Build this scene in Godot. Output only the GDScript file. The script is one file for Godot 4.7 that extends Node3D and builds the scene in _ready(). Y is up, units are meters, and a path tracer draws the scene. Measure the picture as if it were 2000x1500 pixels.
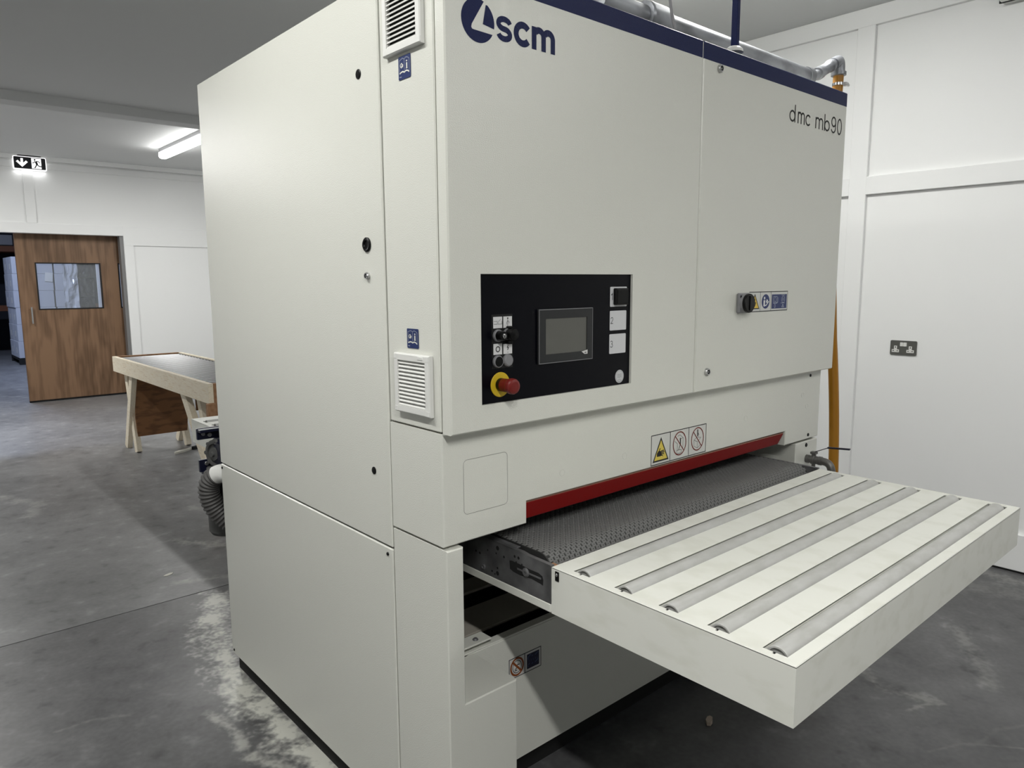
extends Node3D

const CH := 3.18            # ceiling height
const CHF := 3.26           # ceiling height of the far bay
const XW := 3.5733          # face of the battens on the right wall
const ZF := -10.08          # face of the far wall
var SIDE := Transform3D(Basis(Vector3(0, 0, 1), Vector3(0, 1, 0), Vector3(-1, 0, 0)), Vector3.ZERO)   # u = z, v = y, w = -x
var TOP := Transform3D(Basis(Vector3(1, 0, 0), Vector3(0, 0, -1), Vector3(0, 1, 0)), Vector3.ZERO)     # u = x, v = -z, w = y
var ID := Transform3D()
var ink := Color.WHITE
var M := {}

func _ready() -> void:
	# ---------------------------------------------------------------- camera, sky, light, exposure
	var cam := Camera3D.new(); cam.name = "camera"; add_child(cam)
	cam.transform = Transform3D(Basis(Vector3(0.75017, -0.00587, 0.66122), Vector3(0.09665, 0.99019, -0.10086), Vector3(-0.65414, 0.13957, 0.74338)).orthonormalized(), Vector3(-0.99958, 1.59727, 1.39146))
	cam.fov = 55.78; cam.near = 0.05; cam.far = 60.0; cam.current = true
	var we := WorldEnvironment.new(); we.name = "environment"; add_child(we)
	var e := Environment.new(); we.environment = e
	e.background_mode = Environment.BG_COLOR; e.background_color = Color(0.05, 0.05, 0.055)
	e.tonemap_mode = Environment.TONE_MAPPER_LINEAR
	e.tonemap_exposure = 0.93
	e.sdfgi_enabled = true; e.ssao_enabled = true; e.ssil_enabled = true
	var lamp_energy := [[8.2, 3.1, 10.0], [1.4, 3.0, 4.2]]      # [row over the open floor, row over the machine], front to back
	var rows := [-1.1, 1.93]
	var spots := [2.4, -0.62, -7.75]
	materials()
	room()
	for ri in 2:
		for si in 3:
			var where: String = ["in front of the machine", "level with the machine", "nearest the wooden door"][si]
			var lab: String = "white batten ceiling light " + (["over the open floor, ", "over the machine side, "][ri]) + where
			ceiling_light(Vector3(rows[ri], CHF if si == 2 else CH, spots[si]), lab, lamp_energy[ri][si])
	machine()
	pipework()
	bench()
	exit_sign()
	socket()
	warehouse()
	litter()

# ==================================================================== helpers
func st_new() -> SurfaceTool:
	var s := SurfaceTool.new(); s.begin(Mesh.PRIMITIVE_TRIANGLES); return s

func vtx(s: SurfaceTool, p: Vector3, n: Vector3, uv := Vector2.ZERO) -> void:
	s.set_normal(n); s.set_color(ink); s.set_uv(uv); s.add_vertex(p)

func face(s: SurfaceTool, pts: Array, n: Vector3, uvs: Array = []) -> void:
	var c: Vector3 = (pts[1] - pts[0]).cross(pts[2] - pts[0])
	var rev := c.dot(n) > 0.0
	for i in range(1, pts.size() - 1):
		var t := [0, i + 1, i] if rev else [0, i, i + 1]
		for k in t:
			vtx(s, pts[k], n, uvs[k] if uvs.size() else Vector2.ZERO)

func face_c(s: SurfaceTool, pts: Array, center: Vector3) -> void:
	var n: Vector3 = (pts[1] - pts[0]).cross(pts[2] - pts[0]).normalized()
	var mid := Vector3.ZERO
	for p in pts: mid += p
	mid /= pts.size()
	if n.dot(mid - center) < 0: n = -n
	face(s, pts, n)

func box(s: SurfaceTool, lo: Vector3, hi: Vector3, b := 0.003, T := Transform3D()) -> void:
	var l := Vector3(minf(lo.x, hi.x), minf(lo.y, hi.y), minf(lo.z, hi.z))
	var h := Vector3(maxf(lo.x, hi.x), maxf(lo.y, hi.y), maxf(lo.z, hi.z))
	var d := h - l
	b = minf(b, minf(d.x, minf(d.y, d.z)) * 0.45)
	var cen: Vector3 = T * ((l + h) * 0.5)
	var P := func(sg: Vector3, ax: int) -> Vector3:
		var r := Vector3.ZERO
		for i in 3:
			var ins: float = 0.0 if i == ax else b
			r[i] = (h[i] - ins) if sg[i] > 0 else (l[i] + ins)
		return T * r
	var sgn := [-1.0, 1.0]
	for ax in 3:
		var a1 := (ax + 1) % 3
		var a2 := (ax + 2) % 3
		for q in sgn:
			var pts := []
			for pr in [[-1, -1], [1, -1], [1, 1], [-1, 1]]:
				var v := Vector3.ZERO
				v[ax] = q; v[a1] = pr[0]; v[a2] = pr[1]
				pts.append(P.call(v, ax))
			face_c(s, pts, cen)
	if b <= 0.0: return
	for ax in 3:            # edges along ax, between faces a1 and a2
		var a1 := (ax + 1) % 3
		var a2 := (ax + 2) % 3
		for q in sgn:
			for r in sgn:
				var v := Vector3.ZERO
				v[a1] = q; v[a2] = r
				var lo_v := v; lo_v[ax] = -1
				var hi_v := v; hi_v[ax] = 1
				face_c(s, [P.call(lo_v, a1), P.call(hi_v, a1), P.call(hi_v, a2), P.call(lo_v, a2)], cen)
	for x in sgn:
		for y in sgn:
			for z in sgn:
				var v := Vector3(x, y, z)
				face_c(s, [P.call(v, 0), P.call(v, 1), P.call(v, 2)], cen)

func beam(s: SurfaceTool, a: Vector3, b: Vector3, w: float, t: float, wdir: Vector3, bev := 0.002) -> void:   # a bar from a to b, w wide along wdir, t thick
	var y := (b - a).normalized()
	var x := (wdir - y * wdir.dot(y)).normalized()
	var z := x.cross(y)
	box(s, Vector3(-w / 2, 0, -t / 2), Vector3(w / 2, (b - a).length(), t / 2), bev, Transform3D(Basis(x, y, z), a))

func lathe(s: SurfaceTool, T: Transform3D, prof: Array, segs := 24) -> void:    # prof: Vector2(radius, w), turned about the local w axis
	for i in prof.size() - 1:
		var a: Vector2 = prof[i]
		var b: Vector2 = prof[i + 1]
		var d := b - a
		if d.length() < 1e-7: continue
		var nr := Vector2(d.y, -d.x).normalized()     # (radial, axial), outward when w falls as the profile goes outwards
		for k in segs:
			var a0 := TAU * k / segs
			var a1 := TAU * (k + 1) / segs
			var c0 := Vector2(cos(a0), sin(a0))
			var c1 := Vector2(cos(a1), sin(a1))
			var q := [Vector3(a.x * c0.x, a.x * c0.y, a.y), Vector3(a.x * c1.x, a.x * c1.y, a.y), Vector3(b.x * c1.x, b.x * c1.y, b.y), Vector3(b.x * c0.x, b.x * c0.y, b.y)]
			var n := [Vector3(nr.x * c0.x, nr.x * c0.y, nr.y), Vector3(nr.x * c1.x, nr.x * c1.y, nr.y), Vector3(nr.x * c1.x, nr.x * c1.y, nr.y), Vector3(nr.x * c0.x, nr.x * c0.y, nr.y)]
			for t in [[0, 1, 2], [0, 2, 3]]:
				var p0: Vector3 = q[t[0]]; var p1: Vector3 = q[t[1]]; var p2: Vector3 = q[t[2]]
				var cr := (p1 - p0).cross(p2 - p0)
				if cr.length() < 1e-14: continue
				var o: Array = [t[0], t[2], t[1]] if cr.dot(n[t[0]] + n[t[1]] + n[t[2]]) > 0 else t
				for m in o: vtx(s, T * q[m], (T.basis * n[m]).normalized())

func axis(a: Vector3, d: Vector3) -> Transform3D:      # local w along d, origin a
	var z := d.normalized()
	var h := Vector3.UP if absf(z.y) < 0.9 else Vector3.RIGHT
	var x := h.cross(z).normalized()
	return Transform3D(Basis(x, z.cross(x), z), a)

func cyl(s: SurfaceTool, a: Vector3, b: Vector3, r: float, segs := 20, bev := 0.001) -> void:
	var L := (b - a).length()
	lathe(s, axis(a, b - a), [Vector2(0, 0), Vector2(r - bev, 0), Vector2(r, bev), Vector2(r, L - bev), Vector2(r - bev, L), Vector2(0, L)], segs)

func tube(s: SurfaceTool, pts: Array, radii, segs := 16) -> void:
	var n := pts.size()
	var x := Vector3.ZERO
	var rings := []
	var nrm := []
	for i in n:
		var d: Vector3 = (pts[mini(i + 1, n - 1)] - pts[maxi(i - 1, 0)]).normalized()
		if i == 0:
			x = (Vector3.UP if absf(d.y) < 0.9 else Vector3.RIGHT).cross(d).normalized()
		else:
			x = (x - d * x.dot(d)).normalized()
		var y := d.cross(x)
		var r: float = radii[i] if radii is Array else radii
		var slope := 0.0
		if radii is Array and i > 0 and i < n - 1: slope = (radii[i + 1] - radii[i - 1]) / maxf(pts[i + 1].distance_to(pts[i - 1]), 1e-5)
		var ring := []
		var nn := []
		for k in segs:
			var a := TAU * k / segs
			var o := x * cos(a) + y * sin(a)
			ring.append(pts[i] + o * r); nn.append((o - d * slope).normalized())
		rings.append(ring); nrm.append(nn)
	for i in n - 1:
		for k in segs:
			var k1 := (k + 1) % segs
			var q := [rings[i][k], rings[i][k1], rings[i + 1][k1], rings[i + 1][k]]
			var m := [nrm[i][k], nrm[i][k1], nrm[i + 1][k1], nrm[i + 1][k]]
			for t in [[0, 1, 2], [0, 2, 3]]:
				var cr: Vector3 = (q[t[1]] - q[t[0]]).cross(q[t[2]] - q[t[0]])
				var o: Array = [t[0], t[2], t[1]] if cr.dot(m[t[0]]) > 0 else t
				for j in o: vtx(s, q[j], m[j])
	face(s, rings[0], (pts[0] - pts[1]).normalized())
	face(s, rings[n - 1], (pts[n - 1] - pts[n - 2]).normalized())

func bez(a: Vector3, b: Vector3, c: Vector3, d: Vector3, n := 16) -> Array:
	var r := []
	for i in n + 1: r.append(a.bezier_interpolate(b, c, d, float(i) / n))
	return r

func poly(s: SurfaceTool, T: Transform3D, pts: PackedVector2Array, w: float, up := 1.0) -> void:
	var ix := Geometry2D.triangulate_polygon(pts)
	var n := (T.basis.z * up).normalized()
	for i in range(0, ix.size(), 3):
		face(s, [T * Vector3(pts[ix[i]].x, pts[ix[i]].y, w), T * Vector3(pts[ix[i + 1]].x, pts[ix[i + 1]].y, w), T * Vector3(pts[ix[i + 2]].x, pts[ix[i + 2]].y, w)], n)

func prism(s: SurfaceTool, T: Transform3D, pts: PackedVector2Array, w0: float, w1: float, bev := 0.0) -> void:
	if Geometry2D.is_polygon_clockwise(pts): pts.reverse()
	var front := pts
	if bev > 0.0:
		var off := Geometry2D.offset_polygon(pts, -bev, Geometry2D.JOIN_MITER)
		if off.size() == 1 and off[0].size() == pts.size():
			var best := 0
			for i in off[0].size():
				if off[0][i].distance_to(pts[0]) < off[0][best].distance_to(pts[0]): best = i
			front = PackedVector2Array()
			for i in pts.size(): front.append(off[0][(best + i) % pts.size()])
		else: bev = 0.0
	poly(s, T, front, w1, 1.0); poly(s, T, pts, w0, -1.0)
	for i in pts.size():
		var a := pts[i]
		var b := pts[(i + 1) % pts.size()]
		var d := (b - a).normalized()
		var n: Vector3 = (T.basis * Vector3(d.y, -d.x, 0)).normalized()
		face(s, [T * Vector3(a.x, a.y, w0), T * Vector3(b.x, b.y, w0), T * Vector3(b.x, b.y, w1 - bev), T * Vector3(a.x, a.y, w1 - bev)], n)
		if bev > 0.0:
			var fa := front[i]
			var fb := front[(i + 1) % pts.size()]
			face(s, [T * Vector3(a.x, a.y, w1 - bev), T * Vector3(b.x, b.y, w1 - bev), T * Vector3(fb.x, fb.y, w1), T * Vector3(fa.x, fa.y, w1)], (n + T.basis.z.normalized()).normalized())

func plate(s: SurfaceTool, T: Transform3D, u0: float, u1: float, v0: float, v1: float, w0: float, w1: float, holes: Array, bev := 0.003) -> void:   # holes: [u0, u1, v0, v1]
	var us := [u0 + bev, u1 - bev]
	var vs := [v0 + bev, v1 - bev]
	for h in holes:
		us.append_array([h[0], h[1]]); vs.append_array([h[2], h[3]])
	us.sort(); vs.sort()
	var nz := T.basis.z.normalized()
	for i in us.size() - 1:
		for j in vs.size() - 1:
			if us[i + 1] - us[i] < 1e-6 or vs[j + 1] - vs[j] < 1e-6: continue
			var c := Vector2((us[i] + us[i + 1]) / 2, (vs[j] + vs[j + 1]) / 2)
			var cut := false
			for h in holes:
				if c.x > h[0] and c.x < h[1] and c.y > h[2] and c.y < h[3]: cut = true
			if cut: continue
			for k in 2:
				var w := w1 if k == 0 else w0
				face(s, [T * Vector3(us[i], vs[j], w), T * Vector3(us[i + 1], vs[j], w), T * Vector3(us[i + 1], vs[j + 1], w), T * Vector3(us[i], vs[j + 1], w)], nz if k == 0 else -nz)
	for h in holes:
		var r := [Vector2(h[0], h[2]), Vector2(h[1], h[2]), Vector2(h[1], h[3]), Vector2(h[0], h[3])]
		for i in 4:
			var a: Vector2 = r[i]
			var b: Vector2 = r[(i + 1) % 4]
			var d := (b - a).normalized()
			face(s, [T * Vector3(a.x, a.y, w0), T * Vector3(b.x, b.y, w0), T * Vector3(b.x, b.y, w1), T * Vector3(a.x, a.y, w1)], (T.basis * Vector3(-d.y, d.x, 0)).normalized())
	var o := [Vector2(u0, v0), Vector2(u1, v0), Vector2(u1, v1), Vector2(u0, v1)]
	var f := [Vector2(u0 + bev, v0 + bev), Vector2(u1 - bev, v0 + bev), Vector2(u1 - bev, v1 - bev), Vector2(u0 + bev, v1 - bev)]
	for i in 4:
		var a: Vector2 = o[i]
		var b: Vector2 = o[(i + 1) % 4]
		var fa: Vector2 = f[i]
		var fb: Vector2 = f[(i + 1) % 4]
		var d := (b - a).normalized()
		var n: Vector3 = (T.basis * Vector3(d.y, -d.x, 0)).normalized()
		face(s, [T * Vector3(a.x, a.y, w0), T * Vector3(b.x, b.y, w0), T * Vector3(b.x, b.y, w1 - bev), T * Vector3(a.x, a.y, w1 - bev)], n)
		face(s, [T * Vector3(a.x, a.y, w1 - bev), T * Vector3(b.x, b.y, w1 - bev), T * Vector3(fb.x, fb.y, w1), T * Vector3(fa.x, fa.y, w1)], (n + nz).normalized())
		face(s, [T * Vector3(a.x, a.y, w0), T * Vector3(b.x, b.y, w0), T * Vector3(fb.x, fb.y, w0), T * Vector3(fa.x, fa.y, w0)], -nz)

func arc(cx: float, cy: float, rx: float, ry: float, a0: float, a1: float, n := 16) -> PackedVector2Array:
	var r := PackedVector2Array()
	for i in n + 1:
		var a := deg_to_rad(lerpf(a0, a1, float(i) / n))
		r.append(Vector2(cx + rx * cos(a), cy + ry * sin(a)))
	return r

func stroke(s: SurfaceTool, T: Transform3D, pts: PackedVector2Array, width: float, w: float, closed := false) -> void:
	var n := pts.size()
	var L := []
	var R := []
	for i in n:
		var p := pts[i]
		var a := pts[(i - 1 + n) % n] if (closed or i > 0) else p
		var b := pts[(i + 1) % n] if (closed or i < n - 1) else p
		var d1 := (p - a).normalized() if a != p else (b - p).normalized()
		var d2 := (b - p).normalized() if b != p else d1
		var n1 := Vector2(-d1.y, d1.x)
		var n2 := Vector2(-d2.y, d2.x)
		var m := (n1 + n2)
		m = n1 if m.length() < 0.01 else m.normalized()
		var k := minf(1.0 / maxf(m.dot(n1), 0.35), 2.2)
		L.append(p + m * k * width / 2); R.append(p - m * k * width / 2)
	var cnt := n if closed else n - 1
	var nz := T.basis.z.normalized()
	for i in cnt:
		var j := (i + 1) % n
		var q := w + 0.00005 * (i % 3)
		face(s, [T * Vector3(L[i].x, L[i].y, q), T * Vector3(L[j].x, L[j].y, q), T * Vector3(R[j].x, R[j].y, q), T * Vector3(R[i].x, R[i].y, q)], nz)

func rect2(u0: float, u1: float, v0: float, v1: float) -> PackedVector2Array:
	return PackedVector2Array([Vector2(u0, v0), Vector2(u1, v0), Vector2(u1, v1), Vector2(u0, v1)])

func rrect2(u0: float, u1: float, v0: float, v1: float, r: float, n := 5) -> PackedVector2Array:
	var p := PackedVector2Array()
	p.append_array(arc(u1 - r, v0 + r, r, r, -90, 0, n)); p.append_array(arc(u1 - r, v1 - r, r, r, 0, 90, n))
	p.append_array(arc(u0 + r, v1 - r, r, r, 90, 180, n)); p.append_array(arc(u0 + r, v0 + r, r, r, 180, 270, n))
	return p

func obj(called: String, s: SurfaceTool, m: Material, parent: Node3D = null, label := "") -> MeshInstance3D:
	var o := MeshInstance3D.new(); o.name = called
	o.mesh = s.commit() if s else null
	if o.mesh: o.material_override = m
	(parent if parent else self).add_child(o, true)
	o.global_transform = Transform3D()
	if label: o.set_meta("label", label)
	return o

var used := {}
func numbered(called: String) -> String:
	if not used.has(called):
		used[called] = 0; return called
	used[called] += 1
	return "%s_%03d" % [called, used[called]]

func thing(called: String, label: String, category: String, at := Vector3.ZERO, group := "") -> Node3D:
	var o := Node3D.new(); o.name = numbered(called); add_child(o); o.position = at
	return tag(o, label, category, group)

func tag(o: Node3D, label: String, category: String, group := "") -> Node3D:
	o.set_meta("label", label); o.set_meta("category", category)
	if group: o.set_meta("group", group)
	return o

func part_root(called: String, parent: Node3D, at := Vector3.ZERO) -> Node3D:
	var o := Node3D.new(); o.name = called; parent.add_child(o, true); o.global_transform = Transform3D(Basis(), at); return o

func struct(called: String, s: SurfaceTool, m: Material) -> MeshInstance3D:
	var o := obj(called, s, m); o.set_meta("kind", "structure"); return o

# ==================================================================== materials
func mat(c: Color, rough := 0.6, metal := 0.0, spec := 0.5) -> StandardMaterial3D:
	var m := StandardMaterial3D.new(); m.albedo_color = c; m.roughness = rough; m.metallic = metal; m.metallic_specular = spec
	return m

func noise_tex(freq: float, size := 512, octaves := 3, ramp: Gradient = null, normal := 0.0, type := FastNoiseLite.TYPE_SIMPLEX_SMOOTH, sd := 1) -> NoiseTexture2D:
	var f := FastNoiseLite.new(); f.seed = sd; f.noise_type = type; f.frequency = freq; f.fractal_octaves = octaves
	var t := NoiseTexture2D.new(); t.width = size; t.height = size; t.seamless = true; t.noise = f
	if ramp: t.color_ramp = ramp
	if normal > 0.0: t.as_normal_map = true; t.bump_strength = normal
	return t

func grad(cs: Array) -> Gradient:
	var g := Gradient.new()
	var off := PackedFloat32Array()
	var col := PackedColorArray()
	for c in cs: off.append(c[0]); col.append(c[1])
	g.offsets = off; g.colors = col
	return g

func tri(m: StandardMaterial3D, sc: Vector3, world := true) -> StandardMaterial3D:
	m.uv1_triplanar = true; m.uv1_world_triplanar = world; m.uv1_scale = sc; return m

func materials() -> void:
	var peel := noise_tex(0.2, 512, 2, null, 4.0)
	var paint := mat(Color(0.84, 0.842, 0.81), 0.23)
	paint.normal_enabled = true; paint.normal_texture = peel; paint.normal_scale = 0.2; tri(paint, Vector3.ONE * 3.2)
	M.paint = paint
	var blue := mat(Color(0.03, 0.085, 0.27), 0.42, 0.0, 0.3)
	blue.normal_enabled = true; blue.normal_texture = peel; blue.normal_scale = 0.2; tri(blue, Vector3.ONE * 3.2)
	M.blue = blue
	M.table = mat(Color(0.85, 0.852, 0.822), 0.5)
	M.table.albedo_texture = noise_tex(0.012, 512, 5, grad([[0.0, Color(0.955, 0.955, 0.945)], [0.35, Color(0.985, 0.985, 0.98)], [0.5, Color(1, 1, 1)], [1.0, Color(1, 1, 1)]]), 0.0, FastNoiseLite.TYPE_SIMPLEX_SMOOTH, 5)
	tri(M.table, Vector3(1.5, 2.2, 1.0))
	M.dark = mat(Color(0.05, 0.05, 0.052), 0.7)
	M.black = mat(Color(0.012, 0.012, 0.014), 0.4, 0.0, 0.35)
	M.matt_black = mat(Color(0.02, 0.02, 0.02), 0.9)
	M.panel = mat(Color(0.008, 0.01, 0.035), 0.3, 0.0, 0.28)
	M.red = mat(Color(0.42, 0.008, 0.008), 0.5, 0.0, 0.3)
	M.red_edge = mat(Color(0.56, 0.4, 0.33), 0.5)
	M.stop_red = mat(Color(0.42, 0.06, 0.035), 0.45)
	M.yellow = mat(Color(0.78, 0.66, 0.1), 0.5)
	M.grey_plastic = mat(Color(0.5, 0.5, 0.51), 0.45)
	M.light_plastic = mat(Color(0.86, 0.86, 0.845), 0.45)
	M.bezel = mat(Color(0.12, 0.125, 0.13), 0.4)
	M.screen = mat(Color(0.36, 0.36, 0.34), 0.22)
	M.print = mat(Color.WHITE, 0.45); M.print.vertex_color_use_as_albedo = true; M.print.vertex_color_is_srgb = true
	M.chrome = mat(Color(0.75, 0.75, 0.75), 0.28, 1.0)
	M.steel = mat(Color(0.46, 0.46, 0.465), 0.5, 0.35)
	M.steel.albedo_texture = noise_tex(0.01, 256, 4, grad([[0.0, Color(0.6, 0.6, 0.6)], [1.0, Color(1, 1, 1)]]))
	tri(M.steel, Vector3.ONE * 3.0)
	M.galv = mat(Color(0.62, 0.63, 0.65), 0.42, 0.6)
	M.galv.albedo_texture = noise_tex(0.015, 256, 4, grad([[0.2, Color(0.74, 0.74, 0.74)], [0.6, Color(1, 1, 1)]]))
	tri(M.galv, Vector3(1.2, 2.0, 2.0))
	M.brass = mat(Color(0.42, 0.415, 0.405), 0.4, 0.5)
	M.roller = mat(Color(0.72, 0.72, 0.71), 0.42, 0.1)
	M.roller.albedo_texture = noise_tex(0.02, 256, 4, grad([[0.2, Color(0.93, 0.93, 0.92)], [0.7, Color(1, 1, 1)]]))
	tri(M.roller, Vector3(2, 5, 5))
	M.steel_roller = mat(Color(0.55, 0.55, 0.555), 0.36, 0.55)
	M.belt = mat(Color(0.17, 0.17, 0.168), 0.75)
	M.stud = mat(Color(0.42, 0.42, 0.415), 0.7)
	M.interior = mat(Color(0.62, 0.6, 0.56), 0.7)
	M.hose_yellow = mat(Color(0.62, 0.42, 0.04), 0.45)
	M.corrugated = mat(Color(0.3, 0.295, 0.29), 0.6)
	M.motor_grey = mat(Color(0.3, 0.3, 0.295), 0.6)
	M.gear_blue = mat(Color(0.03, 0.045, 0.14), 0.4)
	var wall := mat(Color(0.925, 0.928, 0.925), 0.65)
	wall.normal_enabled = true; wall.normal_texture = noise_tex(0.02, 512, 4, null, 2.0); wall.normal_scale = 0.08; tri(wall, Vector3.ONE * 1.3)
	M.wall = wall
	M.ceiling = mat(Color(0.83, 0.835, 0.835), 0.85)
	M.pine = mat(Color(0.9, 0.865, 0.79), 0.65)
	M.pine.albedo_texture = noise_tex(0.012, 512, 4, grad([[0.0, Color(0.86, 0.81, 0.75)], [0.25, Color(0.97, 0.955, 0.935)], [0.6, Color(1, 1, 1)], [1.0, Color(0.93, 0.88, 0.8)]]), 0.0, FastNoiseLite.TYPE_SIMPLEX_SMOOTH, 9)
	tri(M.pine, Vector3(6, 8, 0.8))
	M.pine_end = mat(Color(0.62, 0.47, 0.34), 0.7)
	M.pine_end.albedo_texture = noise_tex(0.02, 256, 3, grad([[0.2, Color(0.9, 0.86, 0.82)], [0.6, Color(1, 1, 1)]]))
	tri(M.pine_end, Vector3(4, 4, 4))
	M.ply = mat(Color(0.5, 0.34, 0.2), 0.65)
	M.ply.albedo_texture = noise_tex(0.008, 512, 3, grad([[0.2, Color(0.82, 0.8, 0.78)], [0.5, Color(1, 1, 1)]]))
	tri(M.ply, Vector3(1.2, 4, 1.2))
	M.carton = mat(Color(0.74, 0.75, 0.78), 0.75)
	M.jamb = mat(Color(0.5, 0.5, 0.5), 0.5, 0.3)
	var lamp := mat(Color(0.95, 0.95, 0.93), 0.4)
	lamp.emission_enabled = true; lamp.emission = Color(1.0, 0.998, 0.985); lamp.emission_energy_multiplier = 20.0
	M.lamp = lamp
	var sg := mat(Color(0.95, 0.95, 0.95), 0.4)
	sg.emission_enabled = true; sg.emission = Color(1, 1, 1); sg.emission_energy_multiplier = 1.0
	M.sign_light = sg
	var glass := mat(Color(0.85, 0.88, 0.9, 0.08), 0.05)
	glass.transparency = BaseMaterial3D.TRANSPARENCY_ALPHA
	M.glass = glass

# concrete: base tone, wide stains, fine mottling, and pale dust drifts along given tracks [points, half width, strength]
func concrete(x0: float, z0: float, size: float, n: int, tracks: Array, sd: int, tone: float) -> ImageTexture:
	var grab := func(freq: float, oct: int, k: int) -> PackedByteArray:
		var f := FastNoiseLite.new(); f.seed = sd + k; f.noise_type = FastNoiseLite.TYPE_SIMPLEX_SMOOTH; f.frequency = freq; f.fractal_octaves = oct
		return f.get_seamless_image(n, n).get_data()
	var px := size / n
	var A: PackedByteArray = grab.call(px / 0.9, 4, 1)       # wide clouds
	var B: PackedByteArray = grab.call(px / 0.16, 5, 2)      # patches
	var C: PackedByteArray = grab.call(px / 0.03, 3, 3)      # grain
	var dust := PackedFloat32Array(); dust.resize(n * n)
	for tr in tracks:
		var pts: Array = tr[0]
		var hw: float = tr[1]
		for i in pts.size() - 1:
			var a := Vector2((pts[i].x - x0) / px, (pts[i].y - z0) / px)
			var b := Vector2((pts[i + 1].x - x0) / px, (pts[i + 1].y - z0) / px)
			var r := hw / px * 1.6
			for y in range(maxi(0, int(minf(a.y, b.y) - r)), mini(n, int(maxf(a.y, b.y) + r) + 1)):
				for x in range(maxi(0, int(minf(a.x, b.x) - r)), mini(n, int(maxf(a.x, b.x) + r) + 1)):
					var p := Vector2(x, y)
					var d := p.distance_to(Geometry2D.get_closest_point_to_segment(p, a, b)) / (hw / px)
					var nb: float = (B[y * n + x] - 128) / 128.0 * 0.7 + (C[y * n + x] - 128) / 128.0 * 0.45
					var v := clampf((1.0 - d + nb) * 1.05, 0.0, 1.0) * float(tr[2])
					if v > dust[y * n + x]: dust[y * n + x] = v
	var out := PackedByteArray(); out.resize(n * n * 3)
	for i in n * n:
		var a := A[i] - 128
		var b := B[i] - 128
		var g := tone + a * 0.09 + b * 0.07 + (C[i] - 128) * 0.06
		if b > 48: g += (b - 48) * 0.3                       # pale scuffs
		if b < -58: g += (b + 58) * 0.3
		var d := dust[i]
		out[i * 3] = int(lerpf(g, 200.0, d)); out[i * 3 + 1] = int(lerpf(g, 200.0, d)); out[i * 3 + 2] = int(lerpf(g + 1.0, 190.0, d))
	return ImageTexture.create_from_image(Image.create_from_data(n, n, false, Image.FORMAT_RGB8, out))

func floor_mat(tex: Texture2D) -> StandardMaterial3D:
	var m := mat(Color.WHITE, 0.5); m.albedo_texture = tex
	m.roughness_texture = noise_tex(0.01, 512, 4, grad([[0.0, Color(0.75, 0.75, 0.75)], [1.0, Color(1, 1, 1)]])); m.roughness = 0.46
	return m

# ==================================================================== the room
func slab(s: SurfaceTool, x0: float, x1: float, z0: float, z1: float, y0: float, y1: float, ox: float, oz: float, size: float) -> void:
	var P := func(x, y, z): return Vector3(x, y, z)
	var pts := [P.call(x0, y1, z0), P.call(x1, y1, z0), P.call(x1, y1, z1), P.call(x0, y1, z1)]
	var uvs := []
	for p in pts: uvs.append(Vector2((p.x - ox) / size, (p.z - oz) / size))
	face(s, pts, Vector3.UP, uvs)
	var c := Vector3((x0 + x1) / 2, (y0 + y1) / 2, (z0 + z1) / 2)
	for q in [[P.call(x0, y0, z0), P.call(x1, y0, z0), P.call(x1, y0, z1), P.call(x0, y0, z1)], [P.call(x0, y0, z0), P.call(x1, y0, z0), P.call(x1, y1, z0), P.call(x0, y1, z0)], [P.call(x0, y0, z1), P.call(x1, y0, z1), P.call(x1, y1, z1), P.call(x0, y1, z1)], [P.call(x0, y0, z0), P.call(x0, y0, z1), P.call(x0, y1, z1), P.call(x0, y1, z0)], [P.call(x1, y0, z0), P.call(x1, y0, z1), P.call(x1, y1, z1), P.call(x1, y1, z0)]]:
		face_c(s, q, c)

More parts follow.
